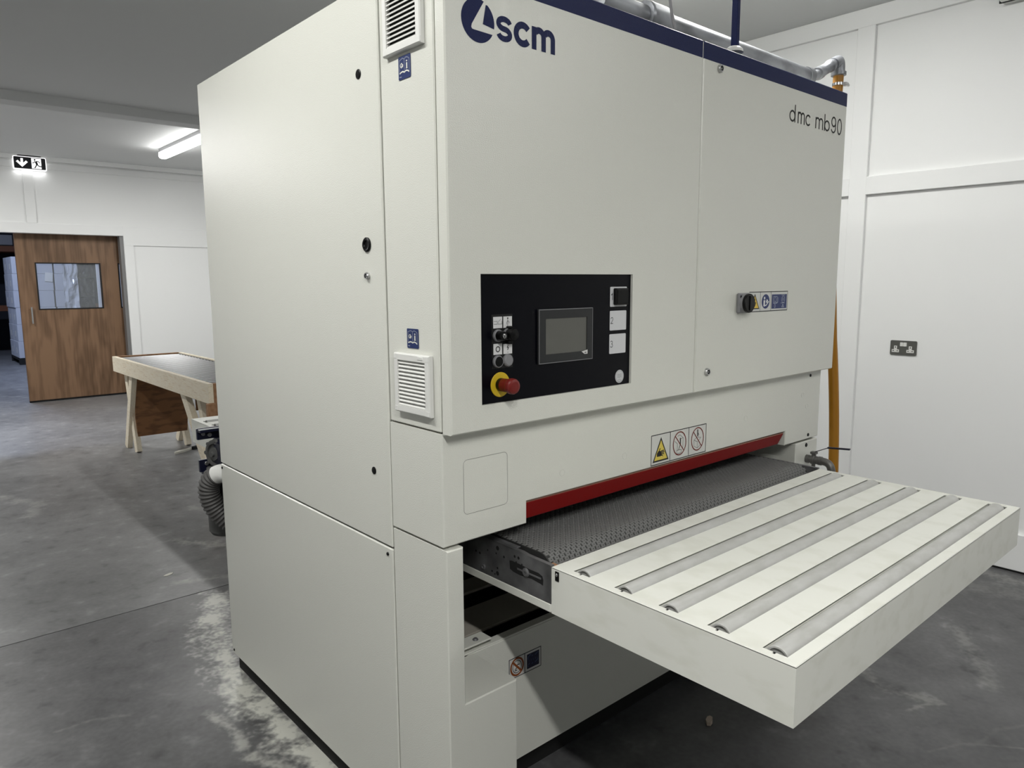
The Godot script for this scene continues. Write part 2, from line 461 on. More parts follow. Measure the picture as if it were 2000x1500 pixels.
func room() -> void:
	var V := func(x, z): return Vector2(x, z)
	# floor: two concrete slabs with a joint between them, on a bed
	var s := st_new(); box(s, Vector3(-4.3, -0.2, -20.5), Vector3(4.4, -0.012, 8.9), 0.0)
	var fl := struct("floor", s, mat(Color(0.16, 0.16, 0.16), 0.9))
	var near_tracks := [
		[[V.call(0.2, -2.3), V.call(0.06, -1.95), V.call(0.0, -1.62), V.call(-0.03, -1.35), V.call(-0.02, -0.95), V.call(0.01, -0.6), V.call(0.02, -0.2)], 0.1, 0.88],
		[[V.call(-0.02, -1.55), V.call(-0.08, -1.42), V.call(-0.06, -1.2)], 0.05, 0.75],
		[[V.call(-0.2, -1.27), V.call(-0.16, -1.1), V.call(-0.17, -0.98)], 0.028, 0.5],
		[[V.call(-0.17, -0.9), V.call(-0.1, -0.75), V.call(-0.13, -0.62)], 0.04, 0.55],
		[[V.call(1.95, 0.2), V.call(1.86, 0.33), V.call(1.9, 0.52)], 0.04, 0.3],
		[[V.call(2.62, 0.38), V.call(2.4, 0.5), V.call(2.2, 0.62)], 0.05, 0.2],
		[[V.call(3.5, -0.8), V.call(3.45, 0.4), V.call(3.5, 1.4)], 0.06, 0.3],
		[[V.call(2.9, -0.1), V.call(3.2, 0.2), V.call(3.3, 0.6)], 0.12, 0.16],
		[[V.call(-0.5, -0.9), V.call(-0.42, -0.6)], 0.03, 0.25]]
	var r := RandomNumberGenerator.new(); r.seed = 21
	for i in 46:           # short pale scuffs and drag marks
		var a := Vector2(r.randf_range(-1.4, 3.4), r.randf_range(-2.3, 1.4))
		var d := Vector2.from_angle(r.randf_range(0.2, 1.4)) * r.randf_range(0.05, 0.3)
		near_tracks.append([[a, a + d * 0.5 + Vector2(d.y, -d.x) * 0.1, a + d], r.randf_range(0.005, 0.016), r.randf_range(0.1, 0.3)])
	s = st_new(); slab(s, -4.3, 3.8, -2.392, 8.9, -0.012, 0.0, -2.0, -2.4, 5.7)
	obj("concrete_slab", s, floor_mat(concrete(-2.0, -2.4, 5.7, 1400, near_tracks, 11, 85.0)), fl)
	s = st_new(); slab(s, -4.3, 4.4, -20.5, -2.4, -0.012, 0.0, -3.0, -10.4, 8.0)
	var far_tracks := [
		[[V.call(0.55, -2.9), V.call(0.3, -3.3)], 0.05, 0.35], [[V.call(0.1, -2.6), V.call(0.4, -2.5)], 0.04, 0.3],
		[[V.call(0.6, -3.9), V.call(0.9, -3.6)], 0.06, 0.2], [[V.call(-0.4, -5.2), V.call(-0.2, -4.8), V.call(-0.3, -4.5)], 0.07, 0.2]]
	obj("concrete_slab", s, floor_mat(concrete(-3.0, -10.4, 8.0, 1000, far_tracks, 31, 113.0)), fl)
	# ceiling, with the cover strip where the far bay rises
	s = st_new(); box(s, Vector3(-4.3, CH, -6.14), Vector3(3.8, CH + 0.15, 8.9), 0.0)
	struct("ceiling", s, M.ceiling)
	s = st_new(); box(s, Vector3(-4.3, CHF, -10.4), Vector3(3.8, CHF + 0.15, -6.14), 0.0)
	var c2 := struct("ceiling_far", s, M.ceiling)
	s = st_new(); box(s, Vector3(-4.2, CH - 0.082, -6.2), Vector3(3.6, CH + 0.06, -6.0), 0.003)
	struct("trim_1", s, M.ceiling)
	# right wall: panels behind proud battens
	s = st_new(); box(s, Vector3(XW + 0.026, -0.1, -10.4), Vector3(XW + 0.2, CHF + 0.1, 8.9), 0.0)
	var wr := struct("wall_right", s, M.wall)
	var bar := func(y0: float, y1: float, z0: float, z1: float):
		var q := st_new(); box(q, Vector3(XW, y0, z0), Vector3(XW + 0.03, y1, z1), 0.002); obj("batten", q, M.wall, wr)
	bar.call(3.075, CH, -6.0, 8.7)
	for k in 7:
		var z0 := -0.67 + (k - 2) * 1.93
		bar.call(0.215, 3.075, z0, z0 + 0.103)
		bar.call(2.105, 2.21, z0 + 0.103, z0 + 1.93)
	s = st_new(); box(s, Vector3(XW, 0.012, -10.0), Vector3(XW + 0.03, 0.215, 8.7), 0.002); struct("baseboard_right", s, M.wall)
	s = st_new(); box(s, Vector3(XW + 0.006, -0.01, -10.0), Vector3(XW + 0.02, 0.013, 8.7), 0.0); struct("trim_2", s, M.dark)
	# left wall and the wall behind the camera
	s = st_new(); box(s, Vector3(-4.3, -0.1, -10.4), Vector3(-4.15, CHF + 0.1, 8.9), 0.0); struct("wall_left", s, M.wall)
	s = st_new(); box(s, Vector3(-4.3, -0.1, 8.75), Vector3(3.8, CHF + 0.1, 8.9), 0.0); struct("wall_back", s, M.wall)
	# far wall with the doorway
	s = st_new(); plate(s, ID, -4.3, 3.8, -0.01, CHF + 0.1, ZF - 0.13, ZF, [[-0.6, 1.785, -0.005, 2.268]], 0.0)
	var wf := struct("wall_far", s, M.wall)
	var fb := func(x0: float, x1: float, y0: float, y1: float, d := 0.02):
		var q := st_new(); box(q, Vector3(x0, y0, ZF), Vector3(x1, y1, ZF + d), 0.002); obj("batten", q, M.wall, wf)
	fb.call(1.785, 1.909, 0.0, 2.137); fb.call(1.785, 3.55, 2.137, 2.4); fb.call(-2.0, 1.785, 2.268, 2.4)
	fb.call(0.652, 0.765, 2.4, 3.1, 0.022)
	fb.call(-4.1, 3.55, 3.1, 3.18, 0.024)
	fb.call(-4.1, 3.55, 3.2, CHF, 0.05)
	s = st_new(); box(s, Vector3(1.74, 0.0, ZF - 0.125), Vector3(1.785, 2.268, ZF - 0.005), 0.002)
	struct("trim_3", s, M.jamb)
	# sliding door behind the opening, slid part open
	s = st_new(); plate(s, ID, 0.515, 2.62, 0.025, 2.4, -10.30, -10.255, [[0.733, 1.497, 1.268, 1.88], [1.74, 2.4, 1.268, 1.88]], 0.002)
	var dr := struct("door_1", s, wood())
	for h in [[0.733, 1.497], [1.74, 2.4]]:
		s = st_new(); box(s, Vector3(h[0] + 0.003, 1.271, -10.283), Vector3(h[1] - 0.003, 1.877, -10.277), 0.0); obj("window_pane", s, M.glass, dr)
		s = st_new(); plate(s, ID, h[0] - 0.012, h[1] + 0.012, 1.256, 1.892, -10.256, -10.25, [[h[0] + 0.004, h[1] - 0.004, 1.272, 1.876]], 0.001); obj("window_bead", s, M.dark, dr)
	s = st_new(); cyl(s, Vector3(0.633, 1.075, -10.215), Vector3(0.633, 1.297, -10.215), 0.011); cyl(s, Vector3(0.633, 1.1, -10.255), Vector3(0.633, 1.1, -10.215), 0.007); cyl(s, Vector3(0.633, 1.27, -10.255), Vector3(0.633, 1.27, -10.215), 0.007)
	obj("pull_handle", s, M.chrome, dr)
	s = st_new(); box(s, Vector3(0.515, 0.003, -10.295), Vector3(2.62, 0.03, -10.258), 0.0); obj("brush_strip", s, M.matt_black, dr)

func wood() -> StandardMaterial3D:
	var w := 640
	var h := 512
	var f := FastNoiseLite.new(); f.seed = 4; f.frequency = 0.006; f.fractal_octaves = 3
	var g := FastNoiseLite.new(); g.seed = 8; g.frequency = 0.02; g.fractal_octaves = 3
	var d := PackedByteArray(); d.resize(w * h * 3)
	for y in h:
		for x in w:
			var warp := f.get_noise_2d(x * 2.2, y * 0.8) * 60.0
			var ph := (x + warp) * 0.07
			var r := 0.5 + 0.5 * sin(ph + 1.4 * f.get_noise_2d(x * 3.0 + 500, y * 0.3))
			r = pow(r, 0.8)
			var fine := g.get_noise_2d(x * 5.0, y * 0.22)
			var k := clampf(0.5 - 0.5 * r + fine * 0.3 + f.get_noise_2d(x * 0.8, y * 0.2) * 0.5, 0.0, 1.0)
			var c := Color(0.5, 0.385, 0.29).lerp(Color(0.3, 0.215, 0.135), k)
			var i := (y * w + x) * 3
			d[i] = int(c.r * 255); d[i + 1] = int(c.g * 255); d[i + 2] = int(c.b * 255)
	var m := mat(Color.WHITE, 0.5)
	m.albedo_texture = ImageTexture.create_from_image(Image.create_from_data(w, h, false, Image.FORMAT_RGB8, d))
	tri(m, Vector3(0.5, 0.42, 0.5)); m.uv1_offset = Vector3(0.2, 0, 0)
	return m

func ceiling_light(at: Vector3, label: String, energy: float) -> void:
	var t := thing("ceiling_light", label, "light", at, "batten lights in two rows on the ceiling")
	var L := 0.76
	var s := st_new(); box(s, at + Vector3(-0.045, -0.052, -L), at + Vector3(0.045, 0.0, L), 0.004); obj("housing", s, M.grey_plastic, t)
	s = st_new()
	var p := PackedVector2Array([Vector2(-0.052, -0.05), Vector2(-0.052, -0.095), Vector2(-0.042, -0.112), Vector2(-0.02, -0.12), Vector2(0.02, -0.12), Vector2(0.042, -0.112), Vector2(0.052, -0.095), Vector2(0.052, -0.05)])
	prism(s, Transform3D(Basis(), at), p, -L + 0.015, L - 0.015)
	obj("diffuser", s, M.lamp, t)
	var l := AreaLight3D.new(); l.name = "lamp"; l.area_size = Vector2(0.09, 2 * L - 0.06); l.light_energy = energy; l.light_color = Color(1.0, 0.998, 0.985)
	l.area_range = 30.0; l.area_attenuation = 2.0; l.shadow_enabled = true
	t.add_child(l); l.transform = Transform3D(Basis(Vector3(1, 0, 0), -PI / 2), Vector3(0, -0.124, 0))

# ==================================================================== the sanding machine
func book_sticker(parent: Node3D, u0: float, u1: float, v0: float, v1: float) -> void:
	var s := st_new()
	ink = Color(0.09, 0.165, 0.36); prism(s, SIDE, rrect2(u0, u1, v0, v1, 0.003), 0.0, 0.0006)
	var T := SIDE * Transform3D(Basis(Vector3(u1 - u0, 0, 0), Vector3(0, v1 - v0, 0), Vector3(0, 0, 1)), Vector3(u0, v0, 0))
	var w := 0.0009
	ink = Color(0.52, 0.54, 0.6)
	stroke(s, T, PackedVector2Array([Vector2(0.1, 0.3), Vector2(0.1, 0.83), Vector2(0.2, 0.86), Vector2(0.36, 0.9), Vector2(0.5, 0.84), Vector2(0.64, 0.9), Vector2(0.8, 0.86), Vector2(0.9, 0.8), Vector2(0.9, 0.27)]), 0.035, w)
	stroke(s, T, PackedVector2Array([Vector2(0.5, 0.84), Vector2(0.5, 0.33)]), 0.035, w)
	ink = Color(0.85, 0.85, 0.8)
	stroke(s, T, PackedVector2Array([Vector2(0.1, 0.27), Vector2(0.22, 0.31), Vector2(0.36, 0.33), Vector2(0.5, 0.28), Vector2(0.64, 0.33), Vector2(0.78, 0.3), Vector2(0.9, 0.23)]), 0.06, w)
	stroke(s, T, PackedVector2Array([Vector2(0.7, 0.66), Vector2(0.7, 0.42)]), 0.1, w); stroke(s, T, PackedVector2Array([Vector2(0.63, 0.42), Vector2(0.77, 0.42)]), 0.04, w); stroke(s, T, PackedVector2Array([Vector2(0.7, 0.76), Vector2(0.7, 0.7)]), 0.1, w)
	stroke(s, T, arc(0.28, 0.6, 0.1, 0.09, 60, 290, 9), 0.04, w); stroke(s, T, PackedVector2Array([Vector2(0.3, 0.66), Vector2(0.38, 0.6), Vector2(0.28, 0.57), Vector2(0.4, 0.53)]), 0.05, w)
	ink = Color(0.5, 0.52, 0.6); stroke(s, T, PackedVector2Array([Vector2(0.08, 0.12), Vector2(0.26, 0.11)]), 0.05, w)
	ink = Color.WHITE
	obj("information_sticker", s, M.print, parent, "blue sticker with an open book and the letter i")

func plug(parent: Node3D, T: Transform3D, u: float, v: float, w: float, r: float, hollow := false) -> void:
	var s := st_new()
	var L := T * Transform3D(Basis(), Vector3(u, v, w))
	if hollow: lathe(s, L, [Vector2(r, -0.001), Vector2(r, 0.004), Vector2(r * 0.85, 0.006), Vector2(r * 0.62, 0.005), Vector2(r * 0.55, 0.0015), Vector2(0, 0.001)], 24)
	else: lathe(s, L, [Vector2(r, -0.001), Vector2(r, 0.0015), Vector2(r * 0.8, 0.003), Vector2(0, 0.0035)], 20)
	obj("plug", s, M.black, parent)

func lock(parent: Node3D, T: Transform3D, u: float, v: float, w: float, r: float) -> void:
	var L := T * Transform3D(Basis(), Vector3(u, v, w))
	var s := st_new(); lathe(s, L, [Vector2(r, -0.001), Vector2(r, 0.006), Vector2(r * 0.85, 0.009), Vector2(r * 0.62, 0.009), Vector2(r * 0.58, 0.004), Vector2(0, 0.004)], 24); obj("latch_ring", s, M.chrome, parent)
	s = st_new(); lathe(s, L, [Vector2(r * 0.57, 0.003), Vector2(r * 0.57, 0.0048), Vector2(0, 0.005)], 16); obj("latch_core", s, M.black, parent)
	s = st_new(); lathe(s, L, [Vector2(r * 0.2, 0.004), Vector2(r * 0.2, 0.0078), Vector2(0, 0.008)], 10); obj("latch_pin", s, M.chrome, parent)

func vent(parent: Node3D, u0: float, u1: float, v0: float, v1: float) -> void:
	var g := part_root("vent_grille", parent, Vector3(0, v0, (u0 + u1) / 2))
	var a := 0.017
	var s := st_new()
	plate(s, SIDE, u0, u1, v0, v1, 0.0, 0.013, [[u0 + a, u1 - a, v0 + a, v1 - a]], 0.003)
	for q in [[u0, v0], [u1 - a, v0], [u0, v1 - a], [u1 - a, v1 - a]]:      # corner caps, a hair proud of the frame bars
		box(s, Vector3(q[0] + 0.0006, q[1] + 0.0006, 0.003), Vector3(q[0] + a - 0.0006, q[1] + a - 0.0006, 0.0136), 0.002, SIDE)
	box(s, Vector3(u1 - a - 0.03, v1 - a + 0.005, 0.01), Vector3(u1 - a - 0.008, v1 - 0.004, 0.0142), 0.001, SIDE)
	obj("frame", s, M.light_plastic, g)
	s = st_new(); box(s, Vector3(u0 + a - 0.002, v0 + a - 0.002, -0.012), Vector3(u1 - a + 0.002, v1 - a + 0.002, 0.0006), 0.0, SIDE); obj("mesh_backing", s, M.dark, g)
	var n := 12
	var pitch := (v1 - v0 - 2 * a) / n
	for i in n:
		var y := v0 + a + (i + 0.62) * pitch
		s = st_new()
		var T := SIDE * Transform3D(Basis(Vector3(0, 0, 1), Vector3(0, 1, 0), Vector3(-1, 0, 0)), Vector3(u1 - a + 0.001, 0, 0))
		prism(s, T, PackedVector2Array([Vector2(0.001, y + 0.0022), Vector2(0.0095, y - 0.0056), Vector2(0.011, y - 0.0054), Vector2(0.011, y - 0.0036), Vector2(0.002, y + 0.0042)]), 0.0, u1 - u0 - 2 * a + 0.002)
		obj("slat", s, M.light_plastic, g)

func machine() -> void:
	var m := thing("sanding_machine", "large light grey sanding machine with blue top band, red guard bar and roller infeed table", "machine", Vector3(0.96, 0, -0.75))
	var s: SurfaceTool
	# carcass behind the panels
	s = st_new()
	box(s, Vector3(0.012, 1.02, -1.5), Vector3(1.915, 2.322, -0.012), 0.0)
	obj("carcass", s, M.dark, m)
	s = st_new(); box(s, Vector3(1.91, 0.96, -1.51), Vector3(1.9288, 2.33, -0.003), 0.003); obj("right_side_panel", s, M.paint, m)
	s = st_new(); box(s, Vector3(0.028, 0.96, -1.5197), Vector3(1.91, 2.33, -1.5), 0.003); obj("rear_panel", s, M.paint, m)
	s = st_new(); box(s, Vector3(0.012, 0.09, -1.51), Vector3(0.03, 0.96, -0.24), 0.0); box(s, Vector3(1.9, 0.09, -1.51), Vector3(1.92, 0.96, -0.02), 0.0); box(s, Vector3(0.012, 0.09, -1.52), Vector3(1.92, 0.96, -1.5), 0.0)
	obj("lower_frame", s, M.dark, m)
	s = st_new(); box(s, Vector3(0.022, 0.0, -1.512), Vector3(1.9, 0.09, -0.235), 0.0); obj("plinth", s, M.matt_black, m)
	# left side
	s = st_new(); box(s, Vector3(0.0, 0.8855, -1.5197), Vector3(0.028, 2.3344, -0.2385), 0.003)
	var up := obj("upper_side_panel", s, M.paint, m)
	plug(up, SIDE, -0.334, 2.127, 0.0, 0.0125); plug(up, SIDE, -0.318, 1.696, 0.0, 0.019, true); lock(up, SIDE, -0.318, 1.615, 0.0, 0.0095); plug(up, SIDE, -0.321, 1.085, 0.0, 0.0105)
	s = st_new(); box(s, Vector3(0.0, 0.0744, -1.5197), Vector3(0.026, 0.8805, -0.2385), 0.003)
	var lowp := obj("lower_side_panel", s, M.paint, m)
	for q in [[-0.262, 0.862], [-1.506, 0.866], [-1.498, 0.092]]: plug(lowp, SIDE, q[0], q[1], 0.0, 0.0052)
	s = st_new(); box(s, Vector3(0.001, 1.2385, -0.2305), Vector3(0.028, 2.3344, -0.005), 0.003)
	obj("column_panel", s, M.paint, m)
	vent(m, -0.1855, -0.0305, 1.272, 1.422); vent(m, -0.196, -0.037, 2.133, 2.293)
	book_sticker(m, -0.139, -0.089, 1.4355, 1.484); book_sticker(m, -0.146, -0.095, 2.073, 2.1255)
	s = st_new(); box(s, Vector3(0.0295, 2.322, -1.515), Vector3(1.908, 2.3344, -0.006), 0.003); obj("top_cover", s, M.paint, m)
	# front doors
	doors(m)
	control_panel(m)
	isolator(m)
	# front hood with the notch for the work
	s = st_new()
	prism(s, ID, PackedVector2Array([Vector2(0, 0.951), Vector2(0.2755, 0.951), Vector2(0.2755, 1.0125), Vector2(1.6568, 1.0075), Vector2(1.6568, 0.951), Vector2(1.9288, 0.951), Vector2(1.9288, 1.2345), Vector2(0, 1.2345)]), -0.2305, 0.0, 0.003)
	var hood := obj("front_hood", s, M.paint, m)
	for q in [[1.838, 1.214, 0.006], [1.843, 0.968, 0.007]]: plug(hood, ID, q[0], q[1], 0.0, q[2])
	for q in [[0.41, 1.068], [0.679, 1.072], [1.36, 1.1], [1.78, 1.14], [1.82, 1.09]]:
		s = st_new(); lathe(s, Transform3D(Basis(), Vector3(q[0], q[1], 0)), [Vector2(0.011, -0.001), Vector2(0.011, 0.0004), Vector2(0.0095, 0.0009), Vector2(0.008, 0.0002), Vector2(0, 0.0002)], 20); obj("blanking_cap", s, M.paint, hood)
	s = st_new(); ink = Color(0.42, 0.42, 0.4); stroke(s, ID, rrect2(0.063, 0.207, 1.0215, 1.161, 0.012), 0.0009, 0.0003, true); ink = Color.WHITE
	obj("access_cover_outline", s, M.print, hood)
	s = st_new(); prism(s, ID, PackedVector2Array([Vector2(0.2765, 0.962), Vector2(1.612, 0.9625), Vector2(1.654, 0.9985), Vector2(0.2765, 1.006)]), -0.03, -0.006, 0.002); var gb := obj("guard_bar", s, M.red, m, "red guard bar across the infeed opening")
	s = st_new(); prism(s, ID, PackedVector2Array([Vector2(0.2765, 1.005), Vector2(1.65, 0.9978), Vector2(1.655, 1.003), Vector2(0.2765, 1.0105)]), -0.028, -0.0085); obj("guard_bar_edge", s, M.red_edge, gb)
	safety_stickers(m)
	# pillars, base and skirt
	s = st_new()
	prism(s, ID, PackedVector2Array([Vector2(0.001, 0.03), Vector2(0.2286, 0.03), Vector2(0.2286, 0.522), Vector2(0.0529, 0.522), Vector2(0.0529, 0.9435), Vector2(0.001, 0.9435)]), -0.1815, 0.0091, 0.003)
	box(s, Vector3(0.001, 0.03, -0.2305), Vector3(0.0515, 0.9435, -0.1815), 0.0)
	obj("front_pillar", s, M.paint, m)
	s = st_new(); box(s, Vector3(1.7479, 0.03, -0.3), Vector3(1.9288, 0.9425, -0.001), 0.003)
	var post := obj("front_pillar", s, M.paint, m); plug(post, ID, 1.834, 0.926, -0.001, 0.0085)
	s = st_new(); box(s, Vector3(0.21, 0.0993, -0.1945), Vector3(1.7479, 0.5225, -0.1833), 0.003); box(s, Vector3(0.0529, 0.522, -0.215), Vector3(1.7479, 0.527, -0.1835), 0.0015)
	box(s, Vector3(0.0529, 0.54, -0.235), Vector3(0.3, 0.546, -0.183), 0.0015)
	obj("skirt_panel", s, M.paint, m)
	s = st_new(); lathe(s, axis(Vector3(0.2545, 0.546, -0.205), Vector3.UP), [Vector2(0.009, 0), Vector2(0.009, 0.001), Vector2(0.0055, 0.005), Vector2(0.003, 0.005), Vector2(0.003, 0.002), Vector2(0, 0.002)], 16); obj("flange_bolt", s, M.steel, m)
	s = st_new(); box(s, Vector3(0.031, 0.09, -1.49), Vector3(1.9, 0.3, -0.24), 0.0); obj("sump", s, M.matt_black, m)
	s = st_new(); box(s, Vector3(0.031, 0.49, -0.467), Vector3(1.9, 0.5, -0.313), 0.002); box(s, Vector3(0.031, 0.49, -0.66), Vector3(1.9, 0.5, -0.565), 0.002); box(s, Vector3(0.031, 0.49, -1.1), Vector3(1.9, 0.5, -0.76), 0.002)
	obj("base_pan", s, M.interior, m)
	conveyor(m)
	var tb := table(m, "infeed_table", 0.17, 0.8044, [0.251, 0.379, 0.5045, 0.6275, 0.751])
	s = st_new(); box(s, Vector3(0.869, 0.184, -0.2025), Vector3(0.893, 0.196, -0.2005), 0.0, Transform3D(Basis(Vector3(0, 1, 0), Vector3(0, 0, 1), Vector3(1, 0, 0)), Vector3(0.4025, 0, 0)))
	obj("square_hole", s, M.black, tb)
	s = st_new(); cyl(s, Vector3(0.2, 0.885, 0.19), Vector3(0.1985, 0.885, 0.19), 0.004, 10, 0.0003); obj("hole_screw", s, M.chrome, tb)
	table(m, "outfeed_table", -2.503, -1.86, [-1.98, -2.11, -2.245, -2.37])
	valve(m)
	drive(m)

func doors(m: Node3D) -> void:
	var PW := [0.0935, 0.656, 1.300, 1.616]
	var s := st_new(); plate(s, ID, 0.0, 0.9717, 1.2369, 2.3172, 0.004, 0.0388, [PW], 0.0035)
	var d := obj("front_door", s, M.paint, m)
	s = st_new(); box(s, Vector3(0.0006, 2.2631, 0.0022), Vector3(0.9713, 2.3178, 0.0393), 0.0035); obj("blue_band", s, M.blue, d)
	# round emblem and the three letters beside it
	s = st_new(); var w := 0.0392
	var c := Vector2(0.0945, 2.182); var rx := 0.0482; var ry := 0.0472
	var A := PackedVector2Array([Vector2(0.1115, 2.2245)])
	A.append_array(arc(c.x, c.y, rx, ry, 69, 332, 40)); A.append_array(PackedVector2Array([Vector2(0.083, 2.161), Vector2(0.0775, 2.1615), Vector2(0.0748, 2.165), Vector2(0.0765, 2.172)]))
	A.remove_at(0)
	poly(s, ID, A, w)
	var B := PackedVector2Array([Vector2(0.1175, 2.2205), Vector2(0.1085, 2.1775)])
	B.append_array(arc(c.x, c.y, rx, ry, -11, 54, 12))
	poly(s, ID, B, w)
	obj("round_emblem", s, M.blue, d)
	# s: a spine of two arcs
	s = st_new()
	var S := PackedVector2Array()
	S.append_array(arc(0.173, 2.191, 0.0178, 0.0108, 12, 255, 18)); S.append_array(arc(0.173, 2.1693, 0.0178, 0.0108, 75, -168, 18))
	stroke(s, ID, S, 0.0132, w); obj("letter", s, M.blue, d)
	s = st_new(); stroke(s, ID, arc(0.2315, 2.1805, 0.0215, 0.0208, 38, 322, 24), 0.0155, w); obj("letter", s, M.blue, d)
	s = st_new(); poly(s, ID, rect2(0.2605, 0.276, 2.154, 2.2065), w)
	for x in [0.2685, 0.3]:
		var arch := PackedVector2Array([Vector2(x + 0.0315, 2.154), Vector2(x + 0.0315, 2.184)])
		arch.append_array(arc(x + 0.0165, 2.186, 0.015, 0.0145, 8, 150, 14))
		stroke(s, ID, arch, 0.015, w + 0.0002 + 0.0002 * (x * 10.0 - 2.685))
	obj("letter", s, M.blue, d)
	s = st_new(); box(s, Vector3(0.9757, 1.2369, 0.003), Vector3(1.9446, 2.3172, 0.0388), 0.0035)
	var e := obj("front_door", s, M.paint, m)
	s = st_new(); box(s, Vector3(0.9761, 2.2631, 0.0022), Vector3(1.9450, 2.3178, 0.0393), 0.0035); obj("blue_band", s, M.blue, e)
	lock(e, ID, 1.061, 2.251, 0.0388, 0.0125); lock(e, ID, 1.041, 1.301, 0.0388, 0.0125)
	# thin lettering, right door: every character a part
	var b0 := 2.1545; var xh := 0.0405; var as_h := 0.0605; var k := 0.0064
	var V := func(x, y): return Vector2(x, b0 + y)
	var put := func(lines: Array):
		var q := st_new()
		for l in lines: stroke(q, ID, l, k, w)
		obj("letter", q, M.black, e)
	var bowl := func(x: float, wd: float): return arc(x, b0 + xh / 2, wd / 2, xh / 2 - k / 2, 0, 360, 24)
	var em := func(x: float, wd: float):
		var r := [PackedVector2Array([V.call(x, 0), V.call(x, xh)])]
		for j in 2:
			var q := arc(x + wd * (0.25 + 0.5 * j), b0 + xh - 0.0135, wd * 0.25, 0.0115, 175, 0, 12); q.append(V.call(x + wd * (0.5 + 0.5 * j), 0)); r.append(q)
		return r
	put.call([bowl.call(1.524, 0.036), PackedVector2Array([V.call(1.5425, 0.0), V.call(1.5425, as_h)])])
	put.call(em.call(1.5655, 0.045))
	put.call([arc(1.6395, b0 + xh / 2, 0.0175, xh / 2 - k / 2, 40, 320, 24)])
	put.call(em.call(1.6985, 0.0535))
	put.call([PackedVector2Array([V.call(1.7675, 0.0), V.call(1.7675, as_h)]), bowl.call(1.7875, 0.037)])
	var nine := PackedVector2Array([V.call(1.857, 0.0415)]); nine.append_array(arc(1.8395, b0 + 0.021, 0.0175, 0.0185, 0, -155, 14))
	put.call([arc(1.8405, b0 + 0.0415, 0.0165, 0.0165, 0, 360, 22), nine])
	put.call([arc(1.8895, b0 + 0.0295, 0.0165, 0.0275, 0, 360, 28)])

